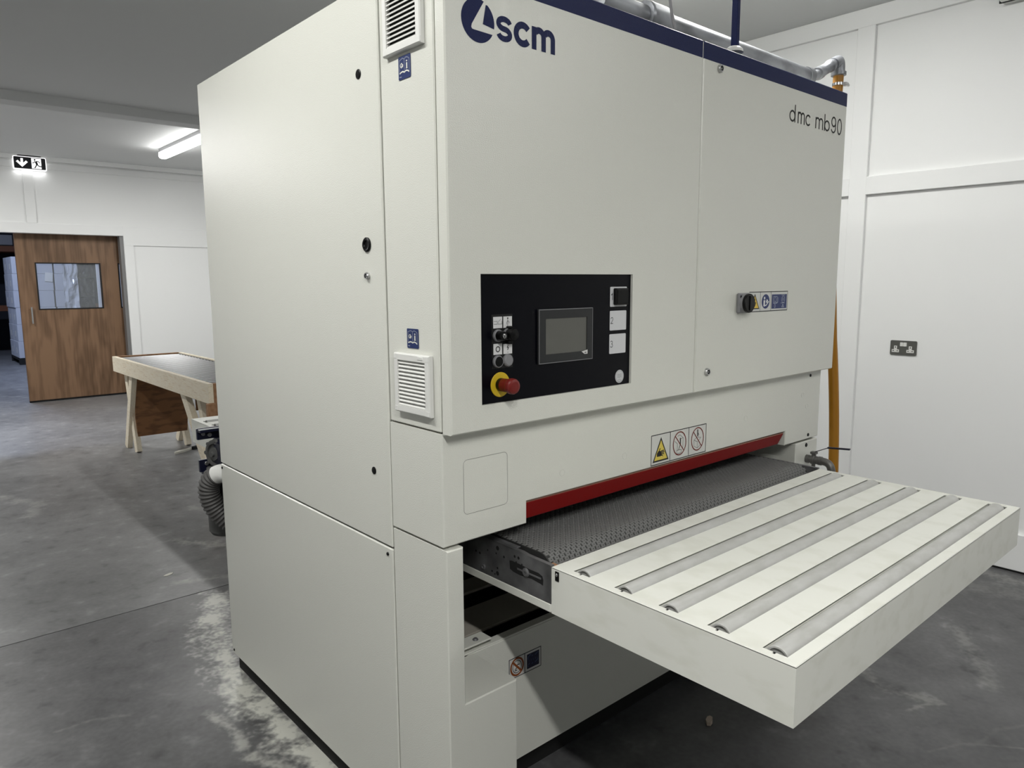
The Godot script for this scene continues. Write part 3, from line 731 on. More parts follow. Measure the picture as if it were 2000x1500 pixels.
func control_panel(m: Node3D) -> void:
	var s := st_new(); var W := 0.031
	box(s, Vector3(0.0885, 1.295, 0.004), Vector3(0.661, 1.621, W), 0.0)
	var p := obj("control_panel", s, M.panel, m, "dark blue control panel")
	# touch screen
	s = st_new(); plate(s, ID, 0.2845, 0.489, 1.3845, 1.5265, W, W + 0.007, [[0.3095, 0.4655, 1.4085, 1.502]], 0.0025); obj("screen_bezel", s, M.bezel, p)
	s = st_new(); stroke(s, ID, rect2(0.2858, 0.4878, 1.3858, 1.5252), 0.0016, W + 0.0073, true); obj("bezel_trim", s, M.grey_plastic, p)
	s = st_new(); box(s, Vector3(0.309, 1.408, W), Vector3(0.466, 1.5025, W + 0.005), 0.0); obj("touch_screen", s, M.screen, p)
	s = st_new(); ink = Color(0.8, 0.8, 0.79); poly(s, ID, PackedVector2Array([Vector2(0.444, 1.408), Vector2(0.456, 1.4005), Vector2(0.468, 1.4005), Vector2(0.468, 1.412)]), W + 0.0074); ink = Color(0.3, 0.3, 0.3); stroke(s, ID, PackedVector2Array([Vector2(0.456, 1.4045), Vector2(0.463, 1.4045)]), 0.0025, W + 0.0076); ink = Color.WHITE; obj("screen_tab", s, M.print, p)
	# numbered tiles
	var tile := [[0.567, 0.639, 1.5255, 1.5815], [0.5668, 0.638, 1.4585, 1.514], [0.566, 0.637, 1.392, 1.448]]
	for i in 3:
		var t: Array = tile[i]
		s = st_new(); ink = Color(0.8, 0.805, 0.815); prism(s, ID, rrect2(t[0], t[1], t[2], t[3], 0.003), W, W + 0.0008)
		ink = Color(0.05, 0.05, 0.06); var w := W + 0.0011
		var cy: float = (t[2] + t[3]) / 2; var cx: float = t[0] + 0.0085
		if i == 0: stroke(s, ID, PackedVector2Array([Vector2(cx - 0.0045, cy + 0.005), Vector2(cx - 0.001, cy + 0.0065), Vector2(cx + 0.0005, cy + 0.009), Vector2(cx + 0.0005, cy - 0.009)]), 0.0026, w)
		elif i == 1:
			var q := arc(cx, cy + 0.0045, 0.0045, 0.0045, 170, -30, 10); q.append_array(PackedVector2Array([Vector2(cx - 0.0045, cy - 0.008), Vector2(cx + 0.005, cy - 0.008)])); stroke(s, ID, q, 0.0017, w)
		else:
			stroke(s, ID, arc(cx, cy + 0.0045, 0.0042, 0.004, 160, -90, 10), 0.0017, w); stroke(s, ID, arc(cx, cy - 0.0045, 0.0048, 0.0048, 90, -160, 10), 0.0017, w)
		ink = Color.WHITE; obj("number_tile", s, M.print, p)
	s = st_new(); box(s, Vector3(0.5795, 1.5305, W), Vector3(0.6345, 1.5775, W + 0.013), 0.0025); box(s, Vector3(0.584, 1.5345, W + 0.012), Vector3(0.63, 1.5735, W + 0.0145), 0.001); obj("counter_module", s, M.black, p)
	# round sticker
	s = st_new(); ink = Color(0.78, 0.785, 0.79); poly(s, ID, arc(0.612, 1.324, 0.019, 0.019, 0, 350, 35), W + 0.0006)
	ink = Color(0.5, 0.5, 0.52); stroke(s, ID, arc(0.612, 1.324, 0.0165, 0.0165, 0, 360, 30), 0.0008, W + 0.0009, true)
	for j in 3: stroke(s, ID, PackedVector2Array([Vector2(0.602, 1.329 - j * 0.004), Vector2(0.606, 1.331 - j * 0.004), Vector2(0.611, 1.3285 - j * 0.004), Vector2(0.616, 1.331 - j * 0.004), Vector2(0.622, 1.329 - j * 0.004)]), 0.0011, W + 0.0009)
	stroke(s, ID, arc(0.612, 1.312, 0.007, 0.003, 0, 360, 16), 0.0008, W + 0.0009, true)
	ink = Color.WHITE; obj("round_sticker", s, M.print, p)
	# pictogram tiles and buttons
	var pic := [[0.137, 0.1655, 1.4845, 1.5125], [0.1695, 0.1975, 1.4845, 1.5125], [0.137, 0.1645, 1.4195, 1.4465], [0.169, 0.1975, 1.4195, 1.4445]]
	s = st_new(); ink = Color(0.01, 0.01, 0.02); prism(s, ID, rect2(0.132, 0.2, 1.385, 1.518), W, W + 0.0004); ink = Color.WHITE; obj("button_backplate", s, M.print, p)
	for i in 4:
		var t: Array = pic[i]
		s = st_new(); ink = Color(0.82, 0.82, 0.82); prism(s, ID, rect2(t[0], t[1], t[2], t[3]), W, W + 0.0012)
		ink = Color(0.1, 0.1, 0.1); var w := W + 0.0015
		var cx: float = (t[0] + t[1]) / 2; var cy: float = (t[2] + t[3]) / 2
		match i:
			0:
				stroke(s, ID, PackedVector2Array([Vector2(t[0] + 0.001, cy + 0.003), Vector2(cx - 0.002, cy + 0.003), Vector2(cx - 0.002, cy - 0.004), Vector2(t[0] + 0.001, cy - 0.004)]), 0.0008, w)
				stroke(s, ID, PackedVector2Array([Vector2(cx + 0.009, cy + 0.008), Vector2(cx + 0.001, cy + 0.001), Vector2(cx + 0.001, cy - 0.004), Vector2(t[1] - 0.001, cy - 0.004), Vector2(t[1] - 0.001, cy + 0.003)]), 0.0008, w)
			1:
				stroke(s, ID, PackedVector2Array([Vector2(cx, cy - 0.009), Vector2(cx, cy + 0.009)]), 0.0011, w); poly(s, ID, arc(cx, cy + 0.0095, 0.0022, 0.0022, 0, 340, 12), w)
				stroke(s, ID, PackedVector2Array([Vector2(cx - 0.004, cy - 0.006), Vector2(cx - 0.004, cy - 0.001), Vector2(cx, cy + 0.004), Vector2(cx + 0.0045, cy), Vector2(cx + 0.0045, cy - 0.003)]), 0.001, w)
			2: stroke(s, ID, arc(cx, cy, 0.006, 0.0062, 0, 360, 24), 0.0026, w, true)
			3:
				stroke(s, ID, PackedVector2Array([Vector2(cx + 0.001, cy + 0.009), Vector2(cx - 0.002, cy + 0.004), Vector2(cx + 0.002, cy + 0.003), Vector2(cx - 0.001, cy - 0.003)]), 0.0022, w); stroke(s, ID, PackedVector2Array([Vector2(cx, cy - 0.007), Vector2(cx, cy - 0.01)]), 0.0012, w)
		ink = Color.WHITE; obj("pictogram_tile", s, M.print, p)
	var knob := func(x: float, y: float) -> Transform3D: return Transform3D(Basis(), Vector3(x, y, W))
	s = st_new(); lathe(s, knob.call(0.1505, 1.4665), [Vector2(0.0152, 0), Vector2(0.0152, 0.005), Vector2(0.0135, 0.008), Vector2(0.0128, 0.008)], 28); obj("switch_ring", s, M.grey_plastic, p)
	s = st_new(); lathe(s, knob.call(0.1505, 1.4665), [Vector2(0.0128, 0.006), Vector2(0.0122, 0.02), Vector2(0.0112, 0.025), Vector2(0, 0.026)], 28); obj("key_switch", s, M.black, p)
	s = st_new(); lathe(s, knob.call(0.1505, 1.4665), [Vector2(0.0055, 0.025), Vector2(0.0055, 0.0275), Vector2(0.004, 0.028), Vector2(0, 0.0278)], 16); obj("key_barrel", s, M.chrome, p)
	s = st_new(); box(s, Vector3(0.1497, 1.4625, W + 0.027), Vector3(0.1513, 1.468, W + 0.0286), 0.0); obj("key_slot", s, M.black, p)
	s = st_new(); lathe(s, knob.call(0.1835, 1.4685), [Vector2(0.0152, 0), Vector2(0.0152, 0.006), Vector2(0.0135, 0.01), Vector2(0.0128, 0.01)], 28); obj("switch_ring", s, M.grey_plastic, p)
	s = st_new(); lathe(s, knob.call(0.1835, 1.4685), [Vector2(0.0145, 0.008), Vector2(0.015, 0.012), Vector2(0.015, 0.024), Vector2(0.0135, 0.0275), Vector2(0, 0.029)], 28); box(s, Vector3(0.178, 1.4825, W), Vector3(0.189, 1.489, W + 0.016), 0.002); box(s, Vector3(0.177, 1.444, W), Vector3(0.19, 1.455, W + 0.014), 0.002); obj("port_cap", s, M.black, p)
	for q in [[0.1495, 1.4025, M.black], [0.1815, 1.4035, M.grey_plastic]]:
		s = st_new(); lathe(s, knob.call(q[0], q[1]), [Vector2(0.0155, 0), Vector2(0.0155, 0.005), Vector2(0.0138, 0.008), Vector2(0.0128, 0.008), Vector2(0.0126, 0.005)], 28); obj("button_ring", s, M.grey_plastic, p)
		s = st_new(); lathe(s, knob.call(q[0], q[1]), [Vector2(0.0125, 0.003), Vector2(0.0125, 0.0075), Vector2(0.0115, 0.0085), Vector2(0, 0.0088)], 28); obj("push_button", s, q[2], p)
	s = st_new(); lathe(s, knob.call(0.158, 1.3445), [Vector2(0.031, 0), Vector2(0.031, 0.0015), Vector2(0.03, 0.0022), Vector2(0, 0.0017)], 40); obj("emergency_stop_collar", s, M.yellow, p, "yellow disc behind the emergency stop")
	s = st_new(); lathe(s, knob.call(0.158, 1.3445), [Vector2(0.0165, 0.002), Vector2(0.0165, 0.012), Vector2(0.013, 0.0125)], 28); obj("emergency_stop_neck", s, M.black, p)
	s = st_new(); lathe(s, knob.call(0.158, 1.3445), [Vector2(0.0135, 0.01), Vector2(0.0165, 0.013), Vector2(0.0168, 0.034), Vector2(0.0195, 0.04), Vector2(0.0195, 0.05), Vector2(0.0175, 0.0545), Vector2(0.012, 0.0565), Vector2(0, 0.057)], 32); obj("emergency_stop_button", s, M.stop_red, p, "red mushroom stop button")

func isolator(m: Node3D) -> void:
	var z := 0.0388
	var s := st_new(); box(s, Vector3(1.203, 1.4865, z), Vector3(1.272, 1.5545, z + 0.0135), 0.004); lathe(s, Transform3D(Basis(), Vector3(1.2375, 1.5205, z)), [Vector2(0.033, 0.012), Vector2(0.031, 0.022), Vector2(0.03, 0.0225), Vector2(0, 0.0225)], 32)
	var p := obj("isolator_switch", s, M.grey_plastic, m, "grey rotary switch with a round black knob")
	s = st_new(); box(s, Vector3(1.207, 1.539, z + 0.0135), Vector3(1.2155, 1.5465, z + 0.0145), 0.0); obj("switch_window", s, M.black, p)
	s = st_new(); lathe(s, Transform3D(Basis(), Vector3(1.2375, 1.5205, z)), [Vector2(0.031, 0.0215), Vector2(0.0322, 0.0235), Vector2(0.0322, 0.0315), Vector2(0.0305, 0.0335), Vector2(0, 0.034)], 36)
	box(s, Vector3(1.232, 1.496, z + 0.033), Vector3(1.243, 1.545, z + 0.037), 0.0015)
	obj("switch_knob", s, M.black, p)
	# its three-field sticker
	s = st_new(); var w := z + 0.0008
	ink = Color(0.8, 0.805, 0.79); prism(s, ID, rect2(1.284, 1.549, 1.4875, 1.5575), z, z + 0.0005)
	ink = Color(0.03, 0.03, 0.04); stroke(s, ID, PackedVector2Array([Vector2(1.284, 1.5565), Vector2(1.548, 1.5565)]), 0.0028, w); stroke(s, ID, PackedVector2Array([Vector2(1.284, 1.4885), Vector2(1.548, 1.4885)]), 0.0028, w)
	for x in [1.358, 1.431, 1.548]: stroke(s, ID, PackedVector2Array([Vector2(x, 1.488), Vector2(x, 1.5575)]), 0.002, w)
	poly(s, ID, PackedVector2Array([Vector2(1.289, 1.497), Vector2(1.354, 1.497), Vector2(1.3215, 1.551)]), w)
	ink = Color(0.85, 0.72, 0.26); poly(s, ID, PackedVector2Array([Vector2(1.296, 1.5008), Vector2(1.347, 1.5008), Vector2(1.3215, 1.543)]), w + 0.0002)
	ink = Color(0.05, 0.05, 0.05); stroke(s, ID, PackedVector2Array([Vector2(1.324, 1.533), Vector2(1.316, 1.518), Vector2(1.328, 1.519), Vector2(1.32, 1.505)]), 0.003, w + 0.0004)
	ink = Color(0.09, 0.165, 0.38); poly(s, ID, arc(1.3945, 1.5225, 0.0265, 0.0255, 0, 350, 35), w)
	ink = Color(0.85, 0.86, 0.85); poly(s, ID, arc(1.386, 1.5345, 0.0048, 0.005, 0, 340, 14), w + 0.0002)
	poly(s, ID, PackedVector2Array([Vector2(1.38, 1.506), Vector2(1.389, 1.504), Vector2(1.39, 1.519), Vector2(1.392, 1.527), Vector2(1.38, 1.527)]), w + 0.0002)
	stroke(s, ID, PackedVector2Array([Vector2(1.39, 1.509), Vector2(1.397, 1.508), Vector2(1.416, 1.523)]), 0.004, w + 0.0002); poly(s, ID, PackedVector2Array([Vector2(1.396, 1.52), Vector2(1.405, 1.516), Vector2(1.41, 1.526), Vector2(1.402, 1.531)]), w + 0.0002)
	ink = Color(0.09, 0.165, 0.38); poly(s, ID, rect2(1.436, 1.5425, 1.4955, 1.5465), w)
	ink = Color(0.72, 0.75, 0.8)
	stroke(s, ID, rect2(1.4475, 1.4735, 1.518, 1.539), 0.0012, w + 0.0002, true); stroke(s, ID, arc(1.4595, 1.5285, 0.007, 0.0075, 0, 360, 14), 0.001, w + 0.0002, true); stroke(s, ID, PackedVector2Array([Vector2(1.479, 1.536), Vector2(1.479, 1.518), Vector2(1.472, 1.5155)]), 0.0016, w + 0.0002)
	stroke(s, ID, PackedVector2Array([Vector2(1.446, 1.5145), Vector2(1.474, 1.5145)]), 0.0012, w + 0.0002); stroke(s, ID, rrect2(1.4555, 1.4625, 1.499, 1.511, 0.002, 2), 0.0012, w + 0.0002, true)
	stroke(s, ID, arc(1.517, 1.528, 0.0115, 0.012, 0, 360, 18), 0.0013, w + 0.0002, true); stroke(s, ID, PackedVector2Array([Vector2(1.504, 1.5435), Vector2(1.53, 1.5435)]), 0.0012, w + 0.0002); stroke(s, ID, PackedVector2Array([Vector2(1.5, 1.5145), Vector2(1.53, 1.5145)]), 0.0012, w + 0.0002)
	for j in 3: stroke(s, ID, PackedVector2Array([Vector2(1.509, 1.524 + j * 0.004), Vector2(1.524, 1.525 + j * 0.004)]), 0.0009, w + 0.0002)
	stroke(s, ID, PackedVector2Array([Vector2(1.516, 1.511), Vector2(1.508, 1.5), Vector2(1.524, 1.5)]), 0.0013, w + 0.0002, true); stroke(s, ID, PackedVector2Array([Vector2(1.516, 1.508), Vector2(1.516, 1.502)]), 0.002, w + 0.0002)
	ink = Color.WHITE
	obj("isolator_sticker", s, M.print, m, "sticker strip with a warning triangle, a blue reading figure and a blue field")

func no_entry(s: SurfaceTool, c: Vector2, rx: float, ry: float, k: float, w: float, T := Transform3D()) -> void:
	ink = Color(0.45, 0.13, 0.08)
	stroke(s, T, arc(c.x, c.y, rx, ry, 0, 360, 40), k, w, true)
	stroke(s, T, PackedVector2Array([c + Vector2(-rx * 0.7, ry * 0.7), c + Vector2(rx * 0.7, -ry * 0.7)]), k * 0.9, w)

func safety_stickers(m: Node3D) -> void:
	var s := st_new(); var w := 0.0008
	ink = Color(0.8, 0.805, 0.785); prism(s, ID, rect2(0.807, 1.1085, 1.0155, 1.1145), 0.0, 0.0005)
	ink = Color(0.03, 0.03, 0.04); stroke(s, ID, rect2(0.8082, 1.1075, 1.0168, 1.1132), 0.0027, w, true)
	for x in [0.906, 1.008]: stroke(s, ID, PackedVector2Array([Vector2(x, 1.016), Vector2(x, 1.1135)]), 0.0027, w)
	poly(s, ID, PackedVector2Array([Vector2(0.816, 1.0245), Vector2(0.899, 1.0245), Vector2(0.8575, 1.1035)]), w)
	ink = Color(0.84, 0.76, 0.34); poly(s, ID, PackedVector2Array([Vector2(0.8235, 1.0295), Vector2(0.8915, 1.0295), Vector2(0.8575, 1.0935)]), w + 0.0002)
	ink = Color(0.03, 0.03, 0.035)
	poly(s, ID, PackedVector2Array([Vector2(0.837, 1.0415), Vector2(0.837, 1.0525), Vector2(0.8475, 1.0615), Vector2(0.857, 1.056), Vector2(0.862, 1.045), Vector2(0.856, 1.0405)]), w + 0.0004)
	for q in [[0.848, 1.06, 0.854, 1.067], [0.855, 1.0565, 0.8735, 1.0585], [0.856, 1.0525, 0.8765, 1.0535], [0.857, 1.0485, 0.8745, 1.048], [0.855, 1.044, 0.868, 1.0425]]: stroke(s, ID, PackedVector2Array([Vector2(q[0], q[1]), Vector2(q[2], q[3])]), 0.0036, w + 0.0004)
	for q in [[0.873, 1.043], [0.8685, 1.038]]: poly(s, ID, arc(q[0], q[1], 0.0014, 0.0014, 0, 330, 8), w + 0.0004)
	# machine drawings under the two prohibition rings
	ink = Color(0.42, 0.42, 0.42)
	for q in [[0.957, 0.0], [1.058, 1.0]]:
		var x: float = q[0]
		if q[1] == 0.0:
			stroke(s, ID, PackedVector2Array([Vector2(x - 0.012, 1.092), Vector2(x + 0.001, 1.096), Vector2(x + 0.019, 1.084), Vector2(x + 0.008, 1.082)]), 0.0016, w + 0.0002); stroke(s, ID, PackedVector2Array([Vector2(x + 0.019, 1.084), Vector2(x + 0.018, 1.049)]), 0.0016, w + 0.0002)
			stroke(s, ID, PackedVector2Array([Vector2(x - 0.028, 1.079), Vector2(x - 0.012, 1.068), Vector2(x - 0.012, 1.045)]), 0.0014, w + 0.0002); stroke(s, ID, rect2(x - 0.014, x + 0.01, 1.034, 1.046), 0.0018, w + 0.0002, true)
			ink = Color(0.08, 0.08, 0.08); stroke(s, ID, PackedVector2Array([Vector2(x + 0.004, 1.085), Vector2(x + 0.004, 1.062)]), 0.005, w + 0.0003); stroke(s, ID, PackedVector2Array([Vector2(x + 0.004, 1.064), Vector2(x - 0.004, 1.047)]), 0.0025, w + 0.0003); ink = Color(0.42, 0.42, 0.42)
		else:
			stroke(s, ID, PackedVector2Array([Vector2(x - 0.02, 1.066), Vector2(x - 0.003, 1.074), Vector2(x + 0.02, 1.07), Vector2(x, 1.058)]), 0.0016, w + 0.0002, true); stroke(s, ID, PackedVector2Array([Vector2(x - 0.02, 1.066), Vector2(x - 0.02, 1.045), Vector2(x, 1.036), Vector2(x + 0.018, 1.046)]), 0.0014, w + 0.0002); stroke(s, ID, PackedVector2Array([Vector2(x, 1.058), Vector2(x, 1.036)]), 0.0014, w + 0.0002)
			ink = Color(0.08, 0.08, 0.08); stroke(s, ID, PackedVector2Array([Vector2(x, 1.1), Vector2(x + 0.001, 1.076)]), 0.005, w + 0.0003); stroke(s, ID, PackedVector2Array([Vector2(x + 0.001, 1.09), Vector2(x + 0.008, 1.08)]), 0.002, w + 0.0003); ink = Color(0.42, 0.42, 0.42)
		no_entry(s, Vector2(x, 1.0675), 0.0345, 0.0385, 0.0036, w + 0.0005)
		ink = Color(0.42, 0.42, 0.42)
	ink = Color.WHITE
	obj("safety_sticker", s, M.print, m, "sticker strip with a yellow hand triangle and two prohibition rings")
	# sticker on the skirt
	s = st_new(); var z := -0.1833; w = z + 0.0008
	ink = Color(0.8, 0.8, 0.79); prism(s, ID, rect2(0.366, 0.5025, 0.3805, 0.4485), z, z + 0.0005)
	ink = Color(0.03, 0.03, 0.04); stroke(s, ID, rect2(0.3675, 0.501, 0.382, 0.447), 0.0025, w, true); stroke(s, ID, PackedVector2Array([Vector2(0.432, 0.381), Vector2(0.432, 0.448)]), 0.0028, w)
	stroke(s, ID, arc(0.3995, 0.4155, 0.018, 0.02, 0, 360, 30), 0.0022, w, true); stroke(s, ID, PackedVector2Array([Vector2(0.391, 0.407), Vector2(0.397, 0.411), Vector2(0.402, 0.422), Vector2(0.41, 0.42)]), 0.003, w); stroke(s, ID, PackedVector2Array([Vector2(0.39, 0.404), Vector2(0.4, 0.404)]), 0.003, w)
	ink = Color(0.5, 0.26, 0.1); stroke(s, ID, arc(0.3995, 0.4155, 0.0255, 0.0275, 0, 360, 36), 0.0062, w + 0.0002, true); stroke(s, ID, PackedVector2Array([Vector2(0.3815, 0.435), Vector2(0.4175, 0.396)]), 0.0066, w + 0.0003)
	ink = Color(0.03, 0.05, 0.2); poly(s, ID, rect2(0.441, 0.4935, 0.3905, 0.439), w)
	ink = Color(0.35, 0.45, 0.62)
	for q in [[0.446, 0.428, 0.452, 0.434], [0.446, 0.428, 0.446, 0.421], [0.452, 0.434, 0.459, 0.434], [0.475, 0.428, 0.489, 0.434], [0.446, 0.402, 0.452, 0.408], [0.446, 0.4, 0.446, 0.395], [0.475, 0.402, 0.489, 0.41], [0.461, 0.428, 0.467, 0.43], [0.461, 0.402, 0.467, 0.404]]: stroke(s, ID, PackedVector2Array([Vector2(q[0], q[1]), Vector2(q[2], q[3])]), 0.0012, w + 0.0002)
	for j in 9: poly(s, ID, arc(0.45 + (j % 5) * 0.009, 0.414 + (j / 5) * 0.004, 0.0009, 0.0009, 0, 300, 5), w + 0.0002)
	ink = Color.WHITE
	obj("skirt_sticker", s, M.print, m, "sticker pair with a brown prohibition ring and a dark blue field")

func conveyor(m: Node3D) -> void:
	var s := st_new()
	# left side rail: a steel plate with a turned-in top flange
	prism(s, SIDE, PackedVector2Array([Vector2(-0.9, 0.803), Vector2(0.1695, 0.803), Vector2(0.1695, 0.903), Vector2(0.08, 0.9045), Vector2(0.06, 0.9075), Vector2(-0.1, 0.9075), Vector2(-0.9, 0.9075)]), -0.212, -0.2, 0.001)
	box(s, Vector3(0.2, 0.9045, -0.6), Vector3(0.226, 0.9075, 0.03), 0.001)
	var rail := obj("side_rail", s, M.steel, m)
	for q in [[-0.034, 0.891, 0.0062], [-0.040, 0.875, 0.0028], [-0.076, 0.874, 0.0026], [-0.127, 0.858, 0.0038], [-0.110, 0.856, 0.0038], [-0.008, 0.874, 0.0034], [0.035, 0.888, 0.0037], [0.050, 0.888, 0.0042], [0.041, 0.874, 0.0026], [0.063, 0.874, 0.0026], [-0.035, 0.820, 0.0062], [-0.058, 0.820, 0.003], [-0.046, 0.815, 0.0026], [-0.035, 0.835, 0.0032]]:
		s = st_new(); lathe(s, SIDE * Transform3D(Basis(), Vector3(q[0], q[1], -0.2)), [Vector2(q[2], 0.0003), Vector2(0, 0.0004)], 16); obj("drilled_hole", s, M.matt_black, rail)
	s = st_new(); lathe(s, SIDE * Transform3D(Basis(), Vector3(-0.094, 0.822, -0.2)), [Vector2(0.008, 0), Vector2(0.008, 0.003), Vector2(0.006, 0.004), Vector2(0.0045, 0.004), Vector2(0.004, 0.0015), Vector2(0, 0.0015)], 20); obj("rail_bolt", s, M.steel, rail)
	s = st_new(); prism(s, SIDE, PackedVector2Array([Vector2(0.0145, 0.871), Vector2(0.024, 0.873), Vector2(0.06, 0.8725), Vector2(0.095, 0.87), Vector2(0.125, 0.8705), Vector2(0.139, 0.866), Vector2(0.1425, 0.857), Vector2(0.141, 0.842), Vector2(0.134, 0.844), Vector2(0.1, 0.847), Vector2(0.055, 0.843), Vector2(0.03, 0.8445), Vector2(0.0165, 0.849)]), -0.2, -0.1996); obj("tension_slot", s, M.matt_black, rail)
	s = st_new(); lathe(s, SIDE * Transform3D(Basis(), Vector3(0.079, 0.858, -0.2)), [Vector2(0.0125, 0), Vector2(0.0125, 0.002), Vector2(0.009, 0.005), Vector2(0.004, 0.005), Vector2(0.004, 0.002), Vector2(0, 0.002)], 20); box(s, Vector3(0.045, 0.8555, -0.2), Vector3(0.135, 0.8605, -0.1985), 0.0005, SIDE); obj("tension_screw", s, M.steel, rail)
	s = st_new(); prism(s, SIDE, PackedVector2Array([Vector2(-0.9, 0.803), Vector2(0.1695, 0.803), Vector2(0.1695, 0.9045), Vector2(-0.9, 0.9045)]), -1.6, -1.588, 0.001); obj("side_rail", s, M.steel, m)
	s = st_new(); box(s, Vector3(0.199, 0.779, -0.9), Vector3(1.601, 0.8035, 0.1695), 0.003); obj("bed_tray", s, M.paint, m)
	s = st_new(); box(s, Vector3(0.214, 0.872, 0.132), Vector3(0.245, 0.889, 0.166), 0.002); obj("scraper_block", s, M.pine_end, m)
	# belt: flat run, round nose, flat return
	s = st_new()
	var x0 := 0.2375; var x1 := 1.592
	var R := 0.046; var yt := 0.905; var zn := 0.088
	var prof := [[Vector2(-0.9, yt), Vector2(0, 1)], [Vector2(zn, yt), Vector2(0, 1)]]
	for i in range(1, 19):
		var a := PI * i / 18.0
		prof.append([Vector2(zn + R * sin(a), yt - R + R * cos(a)), Vector2(sin(a), cos(a))])
	prof.append([Vector2(-0.9, yt - 2 * R), Vector2(0, -1)])
	for i in prof.size() - 1:
		var a: Vector2 = prof[i][0]; var b: Vector2 = prof[i + 1][0]
		var na: Vector2 = prof[i][1]; var nb: Vector2 = prof[i + 1][1]
		var q := [Vector3(x0, a.y, a.x), Vector3(x1, a.y, a.x), Vector3(x1, b.y, b.x), Vector3(x0, b.y, b.x)]
		var n := [Vector3(0, na.y, na.x), Vector3(0, na.y, na.x), Vector3(0, nb.y, nb.x), Vector3(0, nb.y, nb.x)]
		for t in [[0, 1, 2], [0, 2, 3]]:
			var cr: Vector3 = (q[t[1]] - q[t[0]]).cross(q[t[2]] - q[t[0]])
			var o: Array = [t[0], t[2], t[1]] if cr.dot(n[t[0]]) > 0 else t
			for k in o: vtx(s, q[k], n[k])
	for x in [x0, x1]:
		var cap := []
		for pr in prof: cap.append(Vector3(x, pr[0].y, pr[0].x))
		face(s, cap, Vector3(-1 if x == x0 else 1, 0, 0))
	var belt := obj("conveyor_belt", s, M.belt, m, "grey rubber belt with a raised stud pattern")
	# raised studs: the 300 nearest as parts, the rest joined
	s = st_new()
	var st_n := 4
	var outer := [Vector2(-0.0078, -0.0058), Vector2(0.0078, -0.0072), Vector2(0.0078, 0.0058), Vector2(-0.0078, 0.0072)]
	var topv := []
	for i in 4: topv.append(outer[i] * 0.86)
	for i in 4:
		var j := (i + 1) % 4
		face_c(s, [Vector3(outer[i].x, -0.0004, outer[i].y), Vector3(outer[j].x, -0.0004, outer[j].y), Vector3(topv[j].x, 0.0017, topv[j].y), Vector3(topv[i].x, 0.0017, topv[i].y)], Vector3.ZERO)
		var hi := [topv[i] * 0.22, topv[j] * 0.22]
		face(s, [Vector3(topv[i].x, 0.0017, topv[i].y), Vector3(topv[j].x, 0.0017, topv[j].y), Vector3(hi[1].x, 0.0017, hi[1].y), Vector3(hi[0].x, 0.0017, hi[0].y)], Vector3.UP)
	var stud := s.commit()
	var list := []
	var pitch_x := 0.0202; var pitch_a := 0.0102
	for row in 36:
		var arc_len := -0.29 + row * pitch_a
		var T: Transform3D
		for c in 67:
			var x := x0 + 0.011 + c * pitch_x + (pitch_x / 2 if row % 2 else 0.0)
			if x > x1 - 0.008: continue
			if arc_len <= 0: T = Transform3D(Basis(), Vector3(x, yt, zn + arc_len))
			else:
				var a := minf(arc_len / R, 2.0)
				if arc_len / R > 2.0: continue
				T = Transform3D(Basis(Vector3.RIGHT, a), Vector3(x, yt - R + R * cos(a), zn + R * sin(a)))
			list.append([T.origin.distance_to(Vector3(-1.0, 1.6, 1.39)) + absf(arc_len - 0.02) * 1.5, T])
	list.sort_custom(func(a, b): return a[0] < b[0])
	for i in 300:
		var o := MeshInstance3D.new(); o.name = "belt_stud"; o.mesh = stud; o.material_override = M.stud; belt.add_child(o, true); o.global_transform = list[i][1]
	var mm := MultiMesh.new(); mm.transform_format = MultiMesh.TRANSFORM_3D; mm.mesh = stud; mm.instance_count = list.size() - 300
	for i in range(300, list.size()): mm.set_instance_transform(i - 300, list[i][1])
	var mi := MultiMeshInstance3D.new(); mi.name = "belt_studs"; mi.multimesh = mm; mi.material_override = M.stud; belt.add_child(mi, true); mi.global_transform = Transform3D(); mi.set_meta("kind", "stuff")

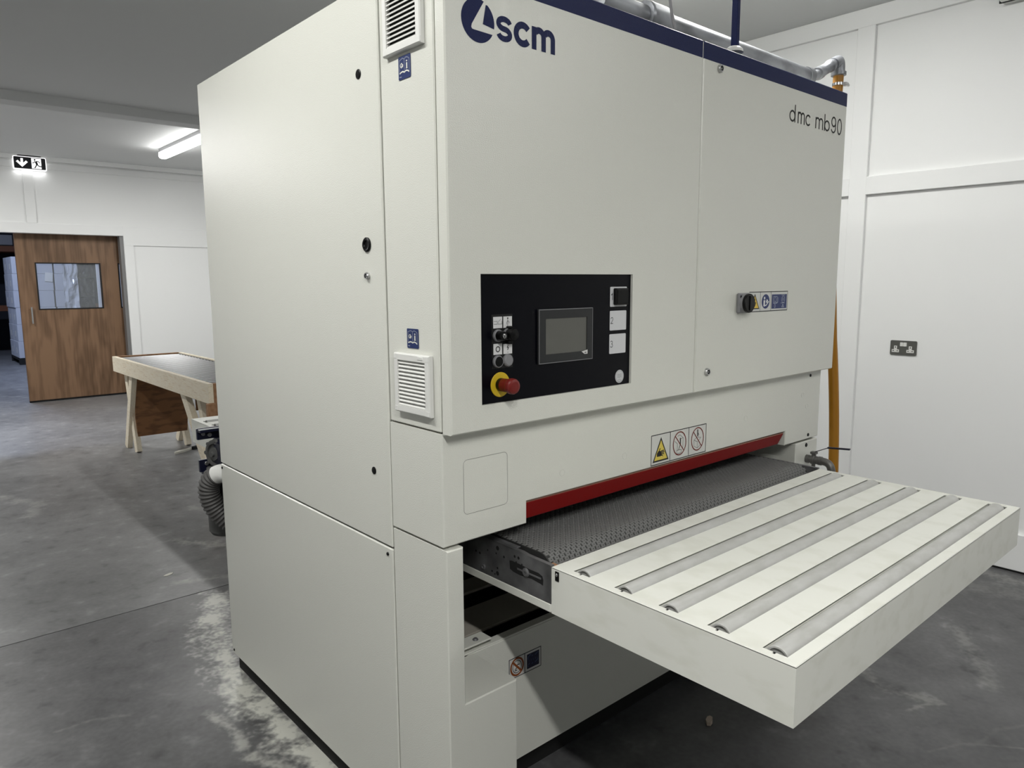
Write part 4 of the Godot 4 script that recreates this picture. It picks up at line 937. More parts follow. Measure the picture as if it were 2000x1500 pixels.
func table(m: Node3D, called: String, z0: float, z1: float, rollers: Array) -> MeshInstance3D:
	var s := st_new()
	var x0 := 0.2018; var x1 := 1.599; var yt := 0.9; var yb := 0.7787
	var holes := []
	for z in rollers:
		holes.append([0.2225, 1.5735, -z - 0.0255, -z + 0.0255])
		holes.append([0.2155, 0.2225, -z - 0.003, -z + 0.003]); holes.append([1.5735, 1.5805, -z - 0.003, -z + 0.003])
	plate(s, TOP, x0, x1, -z1, -z0, yt - 0.003, yt, holes, 0.0015)
	for z in rollers:      # turned-down lips along each slot
		box(s, Vector3(0.2225, yt - 0.03, z - 0.0267), Vector3(1.5735, yt - 0.001, z - 0.0255), 0.0); box(s, Vector3(0.2225, yt - 0.03, z + 0.0255), Vector3(1.5735, yt - 0.001, z + 0.0267), 0.0)
	box(s, Vector3(x0, yb, z1 - 0.004), Vector3(x1, yt - 0.0015, z1), 0.0); box(s, Vector3(x0, yb, z0), Vector3(x1, yt - 0.0015, z0 + 0.004), 0.0)
	box(s, Vector3(x0, yb, z0 + 0.004), Vector3(x0 + 0.004, yt - 0.0015, z1 - 0.004), 0.0); box(s, Vector3(x1 - 0.004, yb, z0 + 0.004), Vector3(x1, yt - 0.0015, z1 - 0.004), 0.0)
	var tb := obj(called, s, M.table, m)
	s = st_new(); box(s, Vector3(x0 + 0.004, yb + 0.001, z0 + 0.004), Vector3(x1 - 0.004, yb + 0.005, z1 - 0.004), 0.0); obj("bottom_pan", s, M.dark, tb)
	s = st_new(); lathe(s, axis(Vector3(0.233, 0, 0), Vector3.RIGHT), [Vector2(0.0035, -0.016), Vector2(0.0035, 0.004), Vector2(0.0185, 0.004), Vector2(0.02, 0.0), Vector2(0.0235, 0.0), Vector2(0.0245, 0.001), Vector2(0.0245, 1.329), Vector2(0.0235, 1.33), Vector2(0.02, 1.33), Vector2(0.0185, 1.326), Vector2(0.0035, 1.326), Vector2(0.0035, 1.346)], 36)
	var roll := s.commit()
	for z in rollers:
		var o := MeshInstance3D.new(); o.name = "roller"; o.mesh = roll; o.material_override = M.roller; tb.add_child(o, true); o.global_transform = Transform3D(Basis(), Vector3(0, yt - 0.0165, z))
	return tb

func valve(m: Node3D) -> void:
	var s := st_new(); var y := 0.868
	lathe(s, axis(Vector3(1.842, y, 0.0), Vector3(0, 0, 1)), [Vector2(0.017, -0.002), Vector2(0.017, 0.012), Vector2(0.0145, 0.014), Vector2(0.0145, 0.02), Vector2(0.019, 0.022), Vector2(0.019, 0.034), Vector2(0.0165, 0.036), Vector2(0.0165, 0.05), Vector2(0.018, 0.052), Vector2(0.018, 0.064), Vector2(0.014, 0.065)], 20)
	var v := obj("ball_valve", s, M.brass, m, "grey metal ball valve with a blue lever")
	s = st_new(); tube(s, bez(Vector3(1.842, y, 0.062), Vector3(1.842, y, 0.09), Vector3(1.842, y - 0.005, 0.105), Vector3(1.842, y - 0.05, 0.108), 12), 0.0155, 16); lathe(s, axis(Vector3(1.842, y - 0.05, 0.108), Vector3.DOWN), [Vector2(0.0155, 0), Vector2(0.019, 0.001), Vector2(0.019, 0.012), Vector2(0, 0.012)], 16); obj("elbow", s, M.brass, v)
	s = st_new(); cyl(s, Vector3(1.842, y + 0.012, 0.03), Vector3(1.842, y + 0.032, 0.03), 0.009, 14); box(s, Vector3(1.831, y + 0.024, 0.018), Vector3(1.853, y + 0.034, 0.042), 0.002); cyl(s, Vector3(1.842, y - 0.035, 0.03), Vector3(1.842, y - 0.012, 0.03), 0.0075, 12); obj("valve_stem", s, M.brass, v)
	s = st_new(); beam(s, Vector3(1.842, y + 0.034, 0.035), Vector3(1.852, y + 0.058, 0.085), 0.014, 0.003, Vector3.RIGHT, 0.0008); obj("lever_arm", s, M.dark, v)
	s = st_new(); beam(s, Vector3(1.851, y + 0.0575, 0.08), Vector3(1.866, y + 0.062, 0.165), 0.016, 0.006, Vector3.RIGHT, 0.002); obj("lever_grip", s, M.gear_blue, v, "blue lever grip")

func drive(m: Node3D) -> void:
	# outfeed bed between the machine and the outfeed table
	var s := st_new(); box(s, Vector3(0.2, 0.779, -1.865), Vector3(0.212, 0.9, -1.5), 0.001); box(s, Vector3(1.588, 0.779, -1.865), Vector3(1.6, 0.9, -1.5), 0.001); box(s, Vector3(0.21, 0.81, -1.865), Vector3(1.59, 0.897, -1.5), 0.002)
	obj("outfeed_bed", s, M.steel, m)
	# worm gear reducer in front of the bed's side rail, motor hanging below
	var g := part_root("gear_motor", m, Vector3(0.1, 0.75, -1.75))
	s = st_new(); box(s, Vector3(0.185, 0.75, -1.86), Vector3(0.199, 0.965, -1.6), 0.002); box(s, Vector3(0.02, 0.955, -1.86), Vector3(0.199, 0.968, -1.81), 0.002); box(s, Vector3(0.018, 0.92, -1.86), Vector3(0.19, 0.97, -1.845), 0.002); box(s, Vector3(0.02, 0.775, -1.86), Vector3(0.19, 0.83, -1.845), 0.002); box(s, Vector3(0.03, 0.765, -1.86), Vector3(0.199, 0.778, -1.7), 0.002); obj("mounting_bracket", s, M.gear_blue, g)
	s = st_new(); cyl(s, Vector3(0.07, 0.938, -1.846), Vector3(0.07, 0.938, -1.838), 0.009, 12); cyl(s, Vector3(0.05, 0.812, -1.846), Vector3(0.05, 0.812, -1.838), 0.009, 12); cyl(s, Vector3(0.042, 0.945, -1.846), Vector3(0.042, 0.945, -1.836), 0.008, 12); obj("bracket_bolt", s, M.chrome, g)
	s = st_new(); box(s, Vector3(0.07, 0.795, -1.835), Vector3(0.19, 0.925, -1.71), 0.012); cyl(s, Vector3(0.13, 0.86, -1.71), Vector3(0.13, 0.86, -1.66), 0.05, 24, 0.004); obj("gear_case", s, M.gear_blue, g)
	s = st_new(); lathe(s, axis(Vector3(0.08, 0.862, -1.79), Vector3(-1, 0, 0.35)), [Vector2(0.062, -0.02), Vector2(0.062, 0.012), Vector2(0.056, 0.016), Vector2(0.045, 0.016), Vector2(0.043, 0.006), Vector2(0.03, 0.006), Vector2(0.028, 0.02), Vector2(0.012, 0.022), Vector2(0.01, 0.032), Vector2(0, 0.032)], 28)
	for k in 8:
		var a := TAU * k / 8.0
		var T := axis(Vector3(0.08, 0.862, -1.79), Vector3(-1, 0, 0.35))
		cyl(s, T * Vector3(0.056 * cos(a), 0.056 * sin(a), -0.02), T * Vector3(0.056 * cos(a), 0.056 * sin(a), 0.018), 0.009, 12)
	obj("output_flange", s, M.motor_grey, g)
	s = st_new(); lathe(s, axis(Vector3(0.05, 0.722, -1.85), Vector3(-0.6, 0, 1)), [Vector2(0.03, 0), Vector2(0.03, 0.02), Vector2(0.024, 0.028), Vector2(0, 0.03)], 20); obj("oil_cap", s, M.gear_blue, g)
	s = st_new(); var mc := Vector3(0.105, 0, -1.78)
	lathe(s, axis(mc + Vector3(0, 0.8, 0), Vector3.DOWN), [Vector2(0, 0), Vector2(0.075, 0), Vector2(0.075, 0.02), Vector2(0.068, 0.025), Vector2(0.068, 0.225), Vector2(0, 0.225)], 32)
	for k in 28:
		var a := TAU * k / 28.0
		var d := Vector3(cos(a), 0, sin(a))
		beam(s, mc + d * 0.072 + Vector3(0, 0.58, 0), mc + d * 0.072 + Vector3(0, 0.775, 0), 0.014, 0.003, d, 0.0)
	obj("motor_body", s, M.motor_grey, g)
	s = st_new(); lathe(s, axis(mc + Vector3(0, 0.585, 0), Vector3.DOWN), [Vector2(0.076, 0), Vector2(0.08, 0.0), Vector2(0.08, 0.065), Vector2(0.07, 0.08), Vector2(0, 0.082)], 32); obj("fan_cover", s, M.motor_grey, g)
	# corrugated hose looping out of the machine's back
	var h := part_root("extraction_hose", m, Vector3(0.05, 0.55, -1.64))
	var path := bez(Vector3(0.06, 0.81, -1.525), Vector3(0.035, 0.845, -1.63), Vector3(-0.035, 0.79, -1.67), Vector3(0.0, 0.69, -1.66), 14)
	path.append_array(bez(Vector3(0.0, 0.69, -1.66), Vector3(0.02, 0.63, -1.655), Vector3(0.07, 0.58, -1.63), Vector3(0.12, 0.55, -1.58), 12).slice(1))
	var cv := Curve3D.new()
	for p in path: cv.add_point(p)
	var pts := []; var rad := []
	var n := 168
	var len := cv.get_baked_length()
	for i in n + 1:
		pts.append(cv.sample_baked(len * i / n)); rad.append(0.04 + 0.0034 * sin(TAU * i / 6.0))
	s = st_new(); tube(s, pts.slice(40), rad.slice(40), 22); obj("corrugated_hose", s, M.corrugated, h)
	s = st_new(); tube(s, pts.slice(0, 44), 0.0385, 22); obj("hose_spigot", s, M.light_plastic, h)

# ==================================================================== pipes and hoses round the machine
func pipework() -> void:
	var py := 2.383; var pz := -0.075
	var t := thing("pipe", "dusty grey galvanised pipe lying along the top front edge of the sanding machine", "pipe", Vector3(1.4, 2.335, pz))
	var s := st_new(); tube(s, [Vector3(0.62, py, pz), Vector3(1.82, py, pz)], 0.031, 24); obj("long_tube", s, M.galv, t)
	s = st_new(); lathe(s, axis(Vector3(0.82, py, pz), Vector3.RIGHT), [Vector2(0.031, 0), Vector2(0.043, 0.001), Vector2(0.045, 0.01), Vector2(0.045, 0.09), Vector2(0.043, 0.1), Vector2(0.031, 0.101)], 24); obj("coupling", s, M.galv, t)
	s = st_new(); lathe(s, axis(Vector3(1.815, py, pz), Vector3(1, 0.06, 0)), [Vector2(0.031, 0), Vector2(0.034, 0.001), Vector2(0.034, 0.035), Vector2(0.031, 0.037), Vector2(0.022, 0.06), Vector2(0.019, 0.062)], 24); obj("reducer", s, M.galv, t)
	var a := Vector3(1.87, py + 0.002, pz); var b := Vector3(2.075, 2.482, pz)
	s = st_new(); var L := (b - a).length()
	lathe(s, axis(a, b - a), [Vector2(0.019, 0), Vector2(0.019, L * 0.22), Vector2(0.025, L * 0.23), Vector2(0.025, L * 0.36), Vector2(0.02, L * 0.37), Vector2(0.022, L * 0.44), Vector2(0.018, L * 0.46), Vector2(0.022, L * 0.5), Vector2(0.018, L * 0.53), Vector2(0.022, L * 0.57), Vector2(0.018, L * 0.6), Vector2(0.022, L * 0.65), Vector2(0.018, L * 0.68), Vector2(0.025, L * 0.72), Vector2(0.025, L * 0.8), Vector2(0.019, L * 0.81), Vector2(0.019, L)], 20); obj("threaded_nipple", s, M.galv, t)
	var d := (b - a).normalized()
	s = st_new(); tube(s, bez(b - d * 0.03, b + d * 0.02, Vector3(2.1, 2.502, pz), Vector3(2.1, 2.437, pz), 12), 0.024, 20); lathe(s, axis(Vector3(2.1, 2.447, pz), Vector3.DOWN), [Vector2(0.024, 0), Vector2(0.03, 0.001), Vector2(0.03, 0.014), Vector2(0.02, 0.016)], 20); obj("elbow", s, M.galv, t)
	var h := thing("air_hose", "yellow hose hanging down behind the right end of the sanding machine", "hose", Vector3(2.1, 0.0, -0.05))
	s = st_new(); tube(s, bez(Vector3(2.1, 2.438, pz), Vector3(2.1, 2.0, pz - 0.01), Vector3(2.045, 1.75, -0.045), Vector3(2.075, 1.35, -0.03), 22) + bez(Vector3(2.075, 1.35, -0.03), Vector3(2.1, 1.05, -0.01), Vector3(2.1, 0.8, 0.0), Vector3(2.06, 0.5, 0.02), 18).slice(1) + bez(Vector3(2.06, 0.5, 0.02), Vector3(2.02, 0.25, 0.0), Vector3(2.0, 0.03, -0.1), Vector3(2.05, 0.022, -0.5), 14).slice(1), 0.0205, 16); obj("hose_tube", s, M.hose_yellow, h)
	s = st_new(); lathe(s, axis(Vector3(2.1, 2.404, pz), Vector3.DOWN), [Vector2(0.0205, 0), Vector2(0.0235, 0.0005), Vector2(0.0235, 0.011), Vector2(0.0205, 0.0115)], 20); box(s, Vector3(2.11, 2.392, pz + 0.012), Vector3(2.135, 2.406, pz + 0.03), 0.002); cyl(s, Vector3(2.125, 2.399, pz + 0.02), Vector3(2.15, 2.399, pz + 0.02), 0.006, 12); obj("hose_clamp", s, M.chrome, h)
	var u := thing("air_pipe", "blue square pipe dropping from the ceiling onto the top of the sanding machine", "pipe", Vector3(1.2, 2.335, 0.0))
	s = st_new(); box(s, Vector3(1.191, 2.352, -0.009), Vector3(1.209, CH - 0.001, 0.013), 0.002); obj("square_tube", s, M.blue, u)
	s = st_new(); lathe(s, axis(Vector3(1.202, 2.3345, -0.002), Vector3.UP), [Vector2(0, 0), Vector2(0.03, 0), Vector2(0.028, 0.01), Vector2(0.018, 0.018), Vector2(0, 0.02)], 20); obj("foot_cap", s, M.light_plastic, u)
	var c := thing("cable", "thin grey cable hanging from the ceiling beside the blue pipe above the machine", "cable", Vector3(0.862, 2.335, 0.01))
	s = st_new(); tube(s, bez(Vector3(0.866, 2.332, 0.01), Vector3(0.85, 2.4, 0.0), Vector3(0.842, 2.48, -0.005), Vector3(0.84, 2.6, -0.01), 10) + bez(Vector3(0.84, 2.6, -0.01), Vector3(0.838, 2.8, -0.015), Vector3(0.84, 3.0, -0.02), Vector3(0.84, CH - 0.001, -0.02), 8).slice(1), 0.0045, 10); obj("cable_core", s, M.grey_plastic, c)
	var j := thing("junction_box", "small white wall box with a dark edge high on the right wall near the ceiling", "box", Vector3(XW, 3.05, 0.18))
	s = st_new(); box(s, Vector3(XW - 0.045, 3.012, 0.07), Vector3(XW + 0.026, 3.1, 0.3), 0.008); obj("box_body", s, M.light_plastic, j)
	s = st_new(); box(s, Vector3(XW - 0.03, 3.008, 0.066), Vector3(XW - 0.022, 3.103, 0.304), 0.002); obj("box_seal", s, M.dark, j)

# ==================================================================== wooden roller bench
func bench() -> void:
	var t := thing("roller_bench", "homemade pine bench topped with steel conveyor rollers behind the sanding machine", "bench", Vector3(1.0, 0, -5.1))
	var s := st_new(); box(s, Vector3(0.715, 0.762, -6.41), Vector3(0.75, 0.905, -3.76), 0.002); obj("side_board", s, M.pine, t)
	s = st_new(); box(s, Vector3(1.32, 0.762, -6.41), Vector3(1.355, 0.905, -3.76), 0.002); obj("side_board", s, M.pine, t)
	s = st_new(); box(s, Vector3(0.75, 0.762, -3.795), Vector3(1.32, 0.905, -3.76), 0.002); obj("end_board", s, M.pine_end, t)
	s = st_new(); box(s, Vector3(0.75, 0.762, -6.41), Vector3(1.32, 0.905, -6.375), 0.002); obj("end_board", s, M.pine_end, t)
	s = st_new(); box(s, Vector3(0.7515, 0.81, -6.37), Vector3(0.757, 0.895, -3.8), 0.0005); obj("roller_rail", s, M.steel, t)
	s = st_new(); box(s, Vector3(1.313, 0.81, -6.37), Vector3(1.3185, 0.895, -3.8), 0.0005); obj("roller_rail", s, M.steel, t)
	s = st_new(); cyl(s, Vector3(-0.27, 0, 0), Vector3(0.27, 0, 0), 0.0195, 18, 0.002); cyl(s, Vector3(-0.285, 0, 0), Vector3(0.285, 0, 0), 0.006, 8, 0.0)
	var r := s.commit()
	for i in 30:
		var o := MeshInstance3D.new(); o.name = "roller"; o.mesh = r; o.material_override = M.steel_roller; t.add_child(o, true); o.global_transform = Transform3D(Basis(), Vector3(1.035, 0.876, -3.87 - i * 0.0845))
	# trestle under the far end: crossed legs each side, plywood web between
	var leg := func(a: Vector3, b: Vector3, w := 0.085):
		var q := st_new(); beam(q, a, b, w, 0.045, Vector3(0, 0, 1), 0.002); obj("leg", q, M.pine, t)
	for x in [0.775, 1.29]:
		leg.call(Vector3(x, 0.85, -5.9), Vector3(x + (0.02 if x < 1 else -0.02), 0.0, -6.4))
		leg.call(Vector3(x + 0.046 * (1 if x < 1 else -1), 0.85, -6.36), Vector3(x + 0.03 * (1 if x < 1 else -1), 0.0, -6.08))
	s = st_new(); prism(s, ID, PackedVector2Array([Vector2(0.83, 0.76), Vector2(1.25, 0.76), Vector2(1.25, 0.48), Vector2(1.275, 0.3), Vector2(1.262, 0.15), Vector2(0.81, 0.15), Vector2(0.8, 0.33)]), -6.1, -6.082, 0.001); obj("plywood_web", s, M.ply, t)
	# trestle under the near end
	for x in [0.775, 1.29]:
		leg.call(Vector3(x, 0.85, -4.55), Vector3(x, 0.0, -3.82), 0.09)
		leg.call(Vector3(x + 0.046 * (1 if x < 1 else -1), 0.85, -4.3), Vector3(x + 0.046 * (1 if x < 1 else -1), 0.0, -3.97), 0.07)
	s = st_new(); box(s, Vector3(0.83, 0.62, -4.42), Vector3(1.24, 0.77, -4.40), 0.002); obj("plywood_web", s, M.ply, t)
	s = st_new(); box(s, Vector3(0.69, 0.0, -3.757), Vector3(0.755, 0.77, -3.712), 0.002); obj("leg", s, M.pine_end, t)
	s = st_new(); box(s, Vector3(1.315, 0.0, -3.757), Vector3(1.38, 0.77, -3.712), 0.002); obj("leg", s, M.pine_end, t)

# ==================================================================== exit sign, socket
func exit_sign() -> void:
	var x0 := 0.566; var x1 := 0.914; var y0 := 3.082; var y1 := 3.228; var z := ZF + 0.06
	var t := thing("exit_sign", "lit emergency exit sign with white arrow and running figure above the wooden door", "sign", Vector3(0.74, 3.155, ZF))
	var s := st_new(); box(s, Vector3(x0 - 0.012, y0 - 0.014, ZF + 0.021), Vector3(x1 + 0.012, y1 + 0.012, z), 0.012); obj("light_box", s, M.sign_light, t)
	s = st_new(); box(s, Vector3(x0 + 0.04, y1 + 0.008, ZF + 0.02), Vector3(x1 - 0.04, CHF - 0.002, z - 0.01), 0.004); obj("mounting", s, M.light_plastic, t)
	s = st_new(); ink = Color(0.02, 0.045, 0.09)
	var p := rrect2(x0, x1, y0, y1, 0.012)
	prism(s, ID, p, z - 0.002, z + 0.003); ink = Color.WHITE
	obj("sign_face", s, M.print, t)
	s = st_new(); var w := z + 0.0045
	var ax := x0 + 0.088; var cy := (y0 + y1) / 2
	stroke(s, ID, PackedVector2Array([Vector2(ax, cy + 0.055), Vector2(ax, cy - 0.04)]), 0.027, w)
	stroke(s, ID, PackedVector2Array([Vector2(ax - 0.055, cy + 0.02), Vector2(ax, cy - 0.035), Vector2(ax + 0.055, cy + 0.02)]), 0.027, w + 0.0003)
	poly(s, ID, rect2(x0 + 0.192, x0 + 0.3, y0 + 0.008, y1 - 0.008), w)
	obj("pictogram", s, M.sign_light, t, "white arrow and doorway")
	s = st_new(); ink = Color(0.02, 0.045, 0.09); w = z + 0.0052
	var fx := x0 + 0.245
	poly(s, ID, arc(fx - 0.015, cy + 0.047, 0.0105, 0.0115, 0, 340, 16), w)
	stroke(s, ID, PackedVector2Array([Vector2(fx - 0.004, cy + 0.028), Vector2(fx + 0.008, cy - 0.012)]), 0.024, w)
	stroke(s, ID, PackedVector2Array([Vector2(fx - 0.01, cy + 0.03), Vector2(fx - 0.03, cy + 0.008), Vector2(fx - 0.046, cy + 0.006)]), 0.009, w); stroke(s, ID, PackedVector2Array([Vector2(fx, cy + 0.032), Vector2(fx + 0.026, cy + 0.028), Vector2(fx + 0.04, cy + 0.01)]), 0.009, w)
	stroke(s, ID, PackedVector2Array([Vector2(fx + 0.004, cy - 0.01), Vector2(fx - 0.008, cy - 0.036), Vector2(fx - 0.022, cy - 0.058)]), 0.012, w); stroke(s, ID, PackedVector2Array([Vector2(fx + 0.008, cy - 0.012), Vector2(fx + 0.028, cy - 0.03), Vector2(fx + 0.066, cy - 0.036)]), 0.012, w)
	ink = Color.WHITE; obj("running_figure", s, M.print, t)
	var l := AreaLight3D.new(); l.name = "sign_lamp"; l.area_size = Vector2(0.34, 0.05); l.light_energy = 0.03; l.area_range = 12.0; l.area_attenuation = 2.0; l.shadow_enabled = true
	t.add_child(l); l.global_transform = Transform3D(Basis(Vector3(1, 0, 0), -PI / 2), Vector3((x0 + x1) / 2, y0 - 0.018, ZF + 0.042))

func socket() -> void:
	var T := Transform3D(Basis(Vector3(0, 0, 1), Vector3(0, 1, 0), Vector3(-1, 0, 0)), Vector3(XW + 0.026, 1.194, -0.301))
	var t := thing("double_socket", "dark grey double wall socket with white inserts on the right wall", "socket", Vector3(XW + 0.026, 1.194, -0.301))
	var s := st_new(); prism(s, T, rrect2(-0.0735, 0.0735, -0.0435, 0.0425, 0.007), 0.0, 0.007, 0.0); obj("plate", s, mat(Color(0.36, 0.36, 0.345), 0.45, 0.2), t)
	for k in 2:
		var cx := -0.043 + 0.083 * k
		s = st_new(); prism(s, T, PackedVector2Array([Vector2(cx - 0.0205, -0.028), Vector2(cx + 0.0205, -0.028), Vector2(cx + 0.0205, -0.011), Vector2(cx + 0.0085, -0.011), Vector2(cx + 0.0085, 0.0105), Vector2(cx - 0.0085, 0.0105), Vector2(cx - 0.0085, -0.011), Vector2(cx - 0.0205, -0.011)]), 0.004, 0.0082); obj("socket_insert", s, M.light_plastic, t)
		s = st_new(); box(s, Vector3(cx - 0.0022, -0.0025, 0.008), Vector3(cx + 0.0022, 0.0065, 0.0086), 0.0, T)
		for d in [-0.0115, 0.0115]: box(s, Vector3(cx + d - 0.0037, -0.0215, 0.008), Vector3(cx + d + 0.0037, -0.017, 0.0086), 0.0, T)
		obj("pin_holes", s, M.matt_black, t)
	for d in [-0.0095, 0.0095]:
		s = st_new(); box(s, Vector3(d - 0.009, 0.008, 0.004), Vector3(d + 0.009, 0.0315, 0.0098), 0.0015, T); obj("rocker_switch", s, M.light_plastic, t)

# ==================================================================== the warehouse beyond the door
func warehouse() -> void:
	var s := st_new()
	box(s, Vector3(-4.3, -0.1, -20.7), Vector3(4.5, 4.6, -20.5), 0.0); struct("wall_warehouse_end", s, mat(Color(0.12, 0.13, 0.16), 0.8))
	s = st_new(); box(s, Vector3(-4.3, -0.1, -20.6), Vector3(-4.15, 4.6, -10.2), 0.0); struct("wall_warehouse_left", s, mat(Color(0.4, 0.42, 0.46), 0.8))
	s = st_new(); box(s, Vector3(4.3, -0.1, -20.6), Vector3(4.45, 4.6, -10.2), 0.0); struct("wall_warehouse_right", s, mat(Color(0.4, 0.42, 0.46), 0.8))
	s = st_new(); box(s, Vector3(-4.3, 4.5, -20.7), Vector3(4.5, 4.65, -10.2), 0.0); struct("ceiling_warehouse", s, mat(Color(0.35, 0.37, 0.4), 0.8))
	s = st_new(); box(s, Vector3(-4.3, CHF, -10.32), Vector3(4.5, 4.6, -10.2), 0.0); struct("wall_warehouse_near", s, M.wall)
	s = st_new(); box(s, Vector3(3.75, -0.1, -10.32), Vector3(4.5, CHF, -10.2), 0.0); struct("trim_4", s, M.wall)
	var l := AreaLight3D.new(); l.name = "warehouse_lamp"; l.area_size = Vector2(1.6, 0.3); l.light_energy = 24.0; l.light_color = Color(0.78, 0.85, 1.0); l.area_range = 30.0; l.area_attenuation = 2.0; l.shadow_enabled = true
	var lt := thing("warehouse_light", "cool white panel light on the warehouse ceiling beyond the wooden door", "light", Vector3(-0.4, 4.5, -13.6))
	s = st_new(); box(s, Vector3(-1.2, 4.46, -13.75), Vector3(0.4, 4.5, -13.45), 0.004); obj("light_panel", s, M.lamp, lt)
	lt.add_child(l); l.transform = Transform3D(Basis(Vector3(1, 0, 0), -PI / 2), Vector3(0, -0.05, 0))
	# pallet of cartons seen past the door's edge and through its window
	pallet(Vector3(1.16, 0, -16.0), 1.1, 1.12, "dark plastic pallet under the pale cartons beyond the door")
	var hgt := 0.336
	var levels := ["bottom", "second", "third", "fourth", "fifth", "top"]
	var spots := [[1.164, -16.0, "front left column"], [1.512, -16.0, "front middle column"], [1.884, -16.0, "front right column"], [1.164, -16.556, "rear left column"]]
	var proto: Node3D = null
	for sp in spots:
		for k in 6:
			var at := Vector3(sp[0] + 0.007 * ((k * 7) % 3), 0.133 + k * hgt, sp[1])
			var lab: String = "pale grey carton in the %s layer of the stack beyond the door, %s" % [levels[k], sp[2]]
			var b: Node3D
			if proto == null:
				b = thing("carton", lab, "box", at, "cartons stacked on the pallet beyond the door"); proto = b
				s = st_new(); box(s, at + Vector3(0.001, 0, -0.55), at + Vector3(0.344, hgt - 0.003, 0), 0.005); obj("carton_body", s, M.carton, b)
				s = st_new(); box(s, at + Vector3(0.0002, 0.09, -0.36), at + Vector3(0.0012, 0.2, -0.24), 0.0); obj("carton_label", s, M.light_plastic, b)
			else:
				b = proto.duplicate(); b.name = numbered("carton"); add_child(b); b.position = at
				tag(b, lab, "box", "cartons stacked on the pallet beyond the door")
	var pp := thing("paper_note", "white paper note stuck on a carton, seen through the door window", "paper", Vector3(1.8, 1.735, -15.99))
	s = st_new(); box(s, Vector3(-0.068, -0.09, -0.001), Vector3(0.068, 0.09, 0.001), 0.0, Transform3D(Basis(Vector3(0, 0, 1), -0.12), Vector3(1.79, 1.745, -15.988))); obj("paper_sheet", s, M.light_plastic, pp)
	# crumpled clear wrap over the right-hand cartons
	var cw := thing("plastic_wrap", "crumpled glossy plastic wrap over the cartons, seen through the door window", "wrap", Vector3(2.16, 0.9, -15.95))
	var fn := FastNoiseLite.new(); fn.seed = 7; fn.frequency = 4.0; fn.fractal_octaves = 2
	s = st_new()
	var P := func(i: int, j: int) -> Vector3:
		var u := 2.03 + i * 0.024; var v := 0.85 + j * 0.05
		return Vector3(u + 0.03 * fn.get_noise_2d(v * 0.8, 3.0), v, -15.955 + 0.05 * fn.get_noise_2d(u * 1.6, v * 0.7))
	for i in 11:
		for j in 26:
			var q := [P.call(i, j), P.call(i + 1, j), P.call(i + 1, j + 1), P.call(i, j + 1)]
			for t in [[0, 1, 2], [0, 2, 3]]: face_c(s, [q[t[0]], q[t[1]], q[t[2]]], Vector3(2.16, 1.5, -18.0))
	obj("wrap_sheet", s, mat(Color(0.75, 0.76, 0.78), 0.22), cw)
	# shrink-wrapped dark load right of the cartons
	pallet(Vector3(2.31, 0, -15.9), 0.3, 1.0, "dark pallet under the shrink-wrapped load seen through the door window")
	var w := thing("wrapped_load", "dark shrink-wrapped load on a pallet seen through the door window", "load", Vector3(2.46, 0.133, -16.4))
	var wrap := mat(Color(0.26, 0.26, 0.27), 0.3); wrap.albedo_texture = noise_tex(0.02, 256, 4, grad([[0.3, Color(0.25, 0.25, 0.26)], [0.6, Color(0.8, 0.8, 0.82)], [0.7, Color(1, 1, 1)]])); tri(wrap, Vector3(1.2, 0.6, 1.2)); wrap.normal_enabled = true; wrap.normal_texture = noise_tex(0.03, 256, 3, null, 6.0)
	s = st_new()
	for k in 5: box(s, Vector3(2.315 + 0.008 * (k % 2), 0.134 + k * 0.4, -16.9), Vector3(2.585 - 0.006 * (k % 3), 0.134 + k * 0.4 + 0.392, -15.91 - 0.012 * (k % 2)), 0.01)
	obj("wrapped_stack", s, wrap, w)
	var pl := thing("white_panel", "tall bright white panel at the right edge of the door window view", "panel", Vector3(2.85, 0, -15.9))
	s = st_new(); box(s, Vector3(2.62, 0.0, -15.86), Vector3(3.1, 2.9, -15.82), 0.004); obj("panel_sheet", s, M.wall, pl)
	# pallet racking behind
	var rk := thing("pallet_rack", "dark blue pallet rack with orange beams at the back of the warehouse", "rack", Vector3(0.8, 0, -19.2))
	for x in [-1.4, 0.4, 3.2]:
		for z in [-18.8, -19.7]:
			s = st_new(); box(s, Vector3(x - 0.05, 0, z - 0.04), Vector3(x + 0.05, 4.0, z + 0.04), 0.003); obj("upright", s, M.gear_blue, rk)
	for y in [1.0, 2.34]:
		for z in [-18.76, -19.74]:
			s = st_new(); box(s, Vector3(-1.5, y, z - 0.025), Vector3(3.3, y + 0.13, z + 0.025), 0.003); obj("beam", s, mat(Color(0.4, 0.22, 0.1), 0.6), rk)
		s = st_new(); box(s, Vector3(-1.5, y + 0.13, -19.76), Vector3(3.3, y + 0.15, -18.74), 0.002); obj("shelf_deck", s, M.dark, rk)
	s = st_new(); box(s, Vector3(0.5, 2.49, -19.5), Vector3(1.6, 2.72, -18.8), 0.01); obj("stored_crate", s, M.grey_plastic, rk)

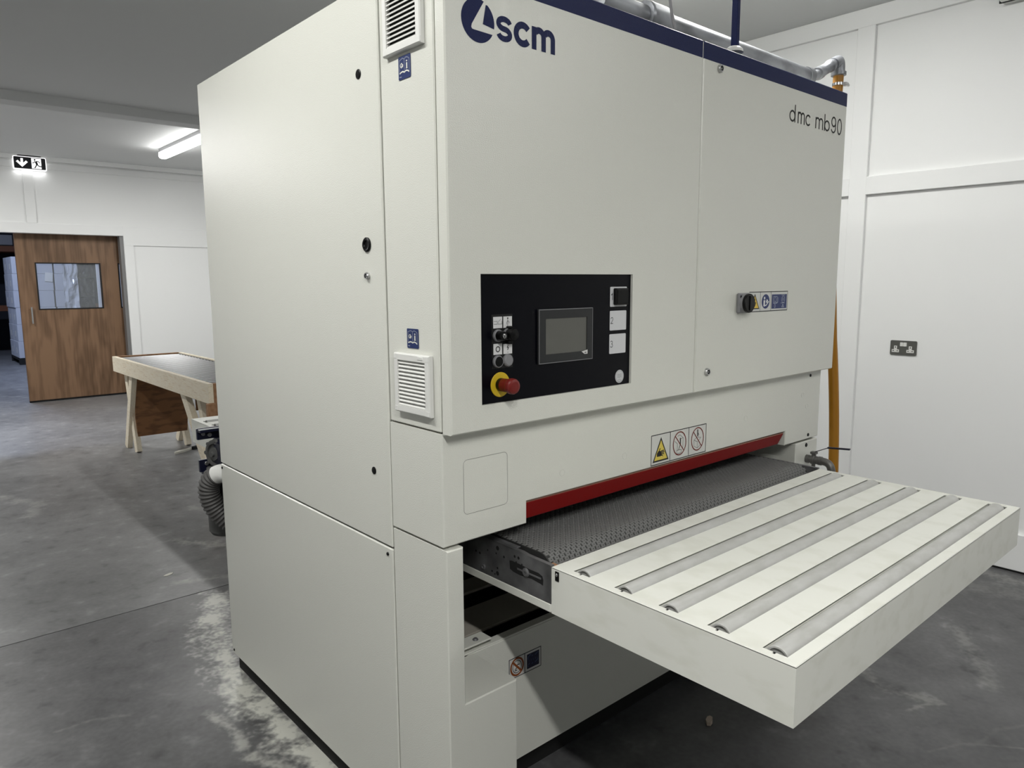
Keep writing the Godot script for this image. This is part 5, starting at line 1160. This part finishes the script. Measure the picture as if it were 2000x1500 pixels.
func pallet(at: Vector3, w: float, d: float, label: String) -> void:
	var t := thing("pallet", label, "pallet", at + Vector3(w / 2, 0, -d / 2))
	var h := 0.133
	var s := st_new(); box(s, at + Vector3(0, h - 0.05, -d), at + Vector3(w, h, 0), 0.004); obj("deck", s, M.dark, t)
	for k in 3:
		for j in 2:
			s = st_new(); box(s, at + Vector3(k * (w - 0.1) / 2, 0.022, -0.1 - j * (d - 0.1)), at + Vector3(k * (w - 0.1) / 2 + 0.1, h - 0.049, -j * (d - 0.1)), 0.003); obj("block", s, M.dark, t)
	for j in 2:
		s = st_new(); box(s, at + Vector3(0, 0, -0.1 - j * (d - 0.1)), at + Vector3(w, 0.023, -j * (d - 0.1)), 0.003); obj("runner", s, M.dark, t)

func chip(called: String, label: String, cat: String, at: Vector3, sz: Vector3, ang: float, m: Material, sd: int) -> void:
	var t := thing(called, label, cat, at); var s := st_new()
	var r := RandomNumberGenerator.new(); r.seed = sd
	var lo := []; var n := 7
	for i in n:
		var a := TAU * i / n
		lo.append(Vector2(cos(a) * sz.x * r.randf_range(0.35, 0.55), sin(a) * sz.z * r.randf_range(0.35, 0.55)))
	var T := Transform3D(Basis(Vector3.UP, ang) * Basis(Vector3.RIGHT, -PI / 2), at)
	prism(s, T, PackedVector2Array(lo), 0.0005, sz.y, 0.0)
	obj(called + "_body", s, m, t)

func litter() -> void:
	var w := mat(Color(0.85, 0.84, 0.8), 0.7); var dk := mat(Color(0.09, 0.09, 0.09), 0.8)
	chip("wood_chip", "pale broken chip lying on the floor under the front corner of the infeed table", "debris", Vector3(1.154, 0, 0.023), Vector3(0.05, 0.014, 0.028), 0.5, mat(Color(0.74, 0.68, 0.62), 0.7), 3)
	chip("wood_offcut", "white strip of wood on the floor by the roller bench trestle", "debris", Vector3(1.116, 0, -5.8), Vector3(0.24, 0.02, 0.05), 0.5, w, 4)
	chip("wood_block", "small dark block on the floor beside the roller bench", "debris", Vector3(1.285, 0, -5.85), Vector3(0.14, 0.03, 0.06), 0.1, dk, 5)
	chip("paper_scrap", "small white scrap on the floor by the left rear corner of the machine", "debris", Vector3(0.1, 0, -2.75), Vector3(0.06, 0.003, 0.03), 0.4, w, 6)
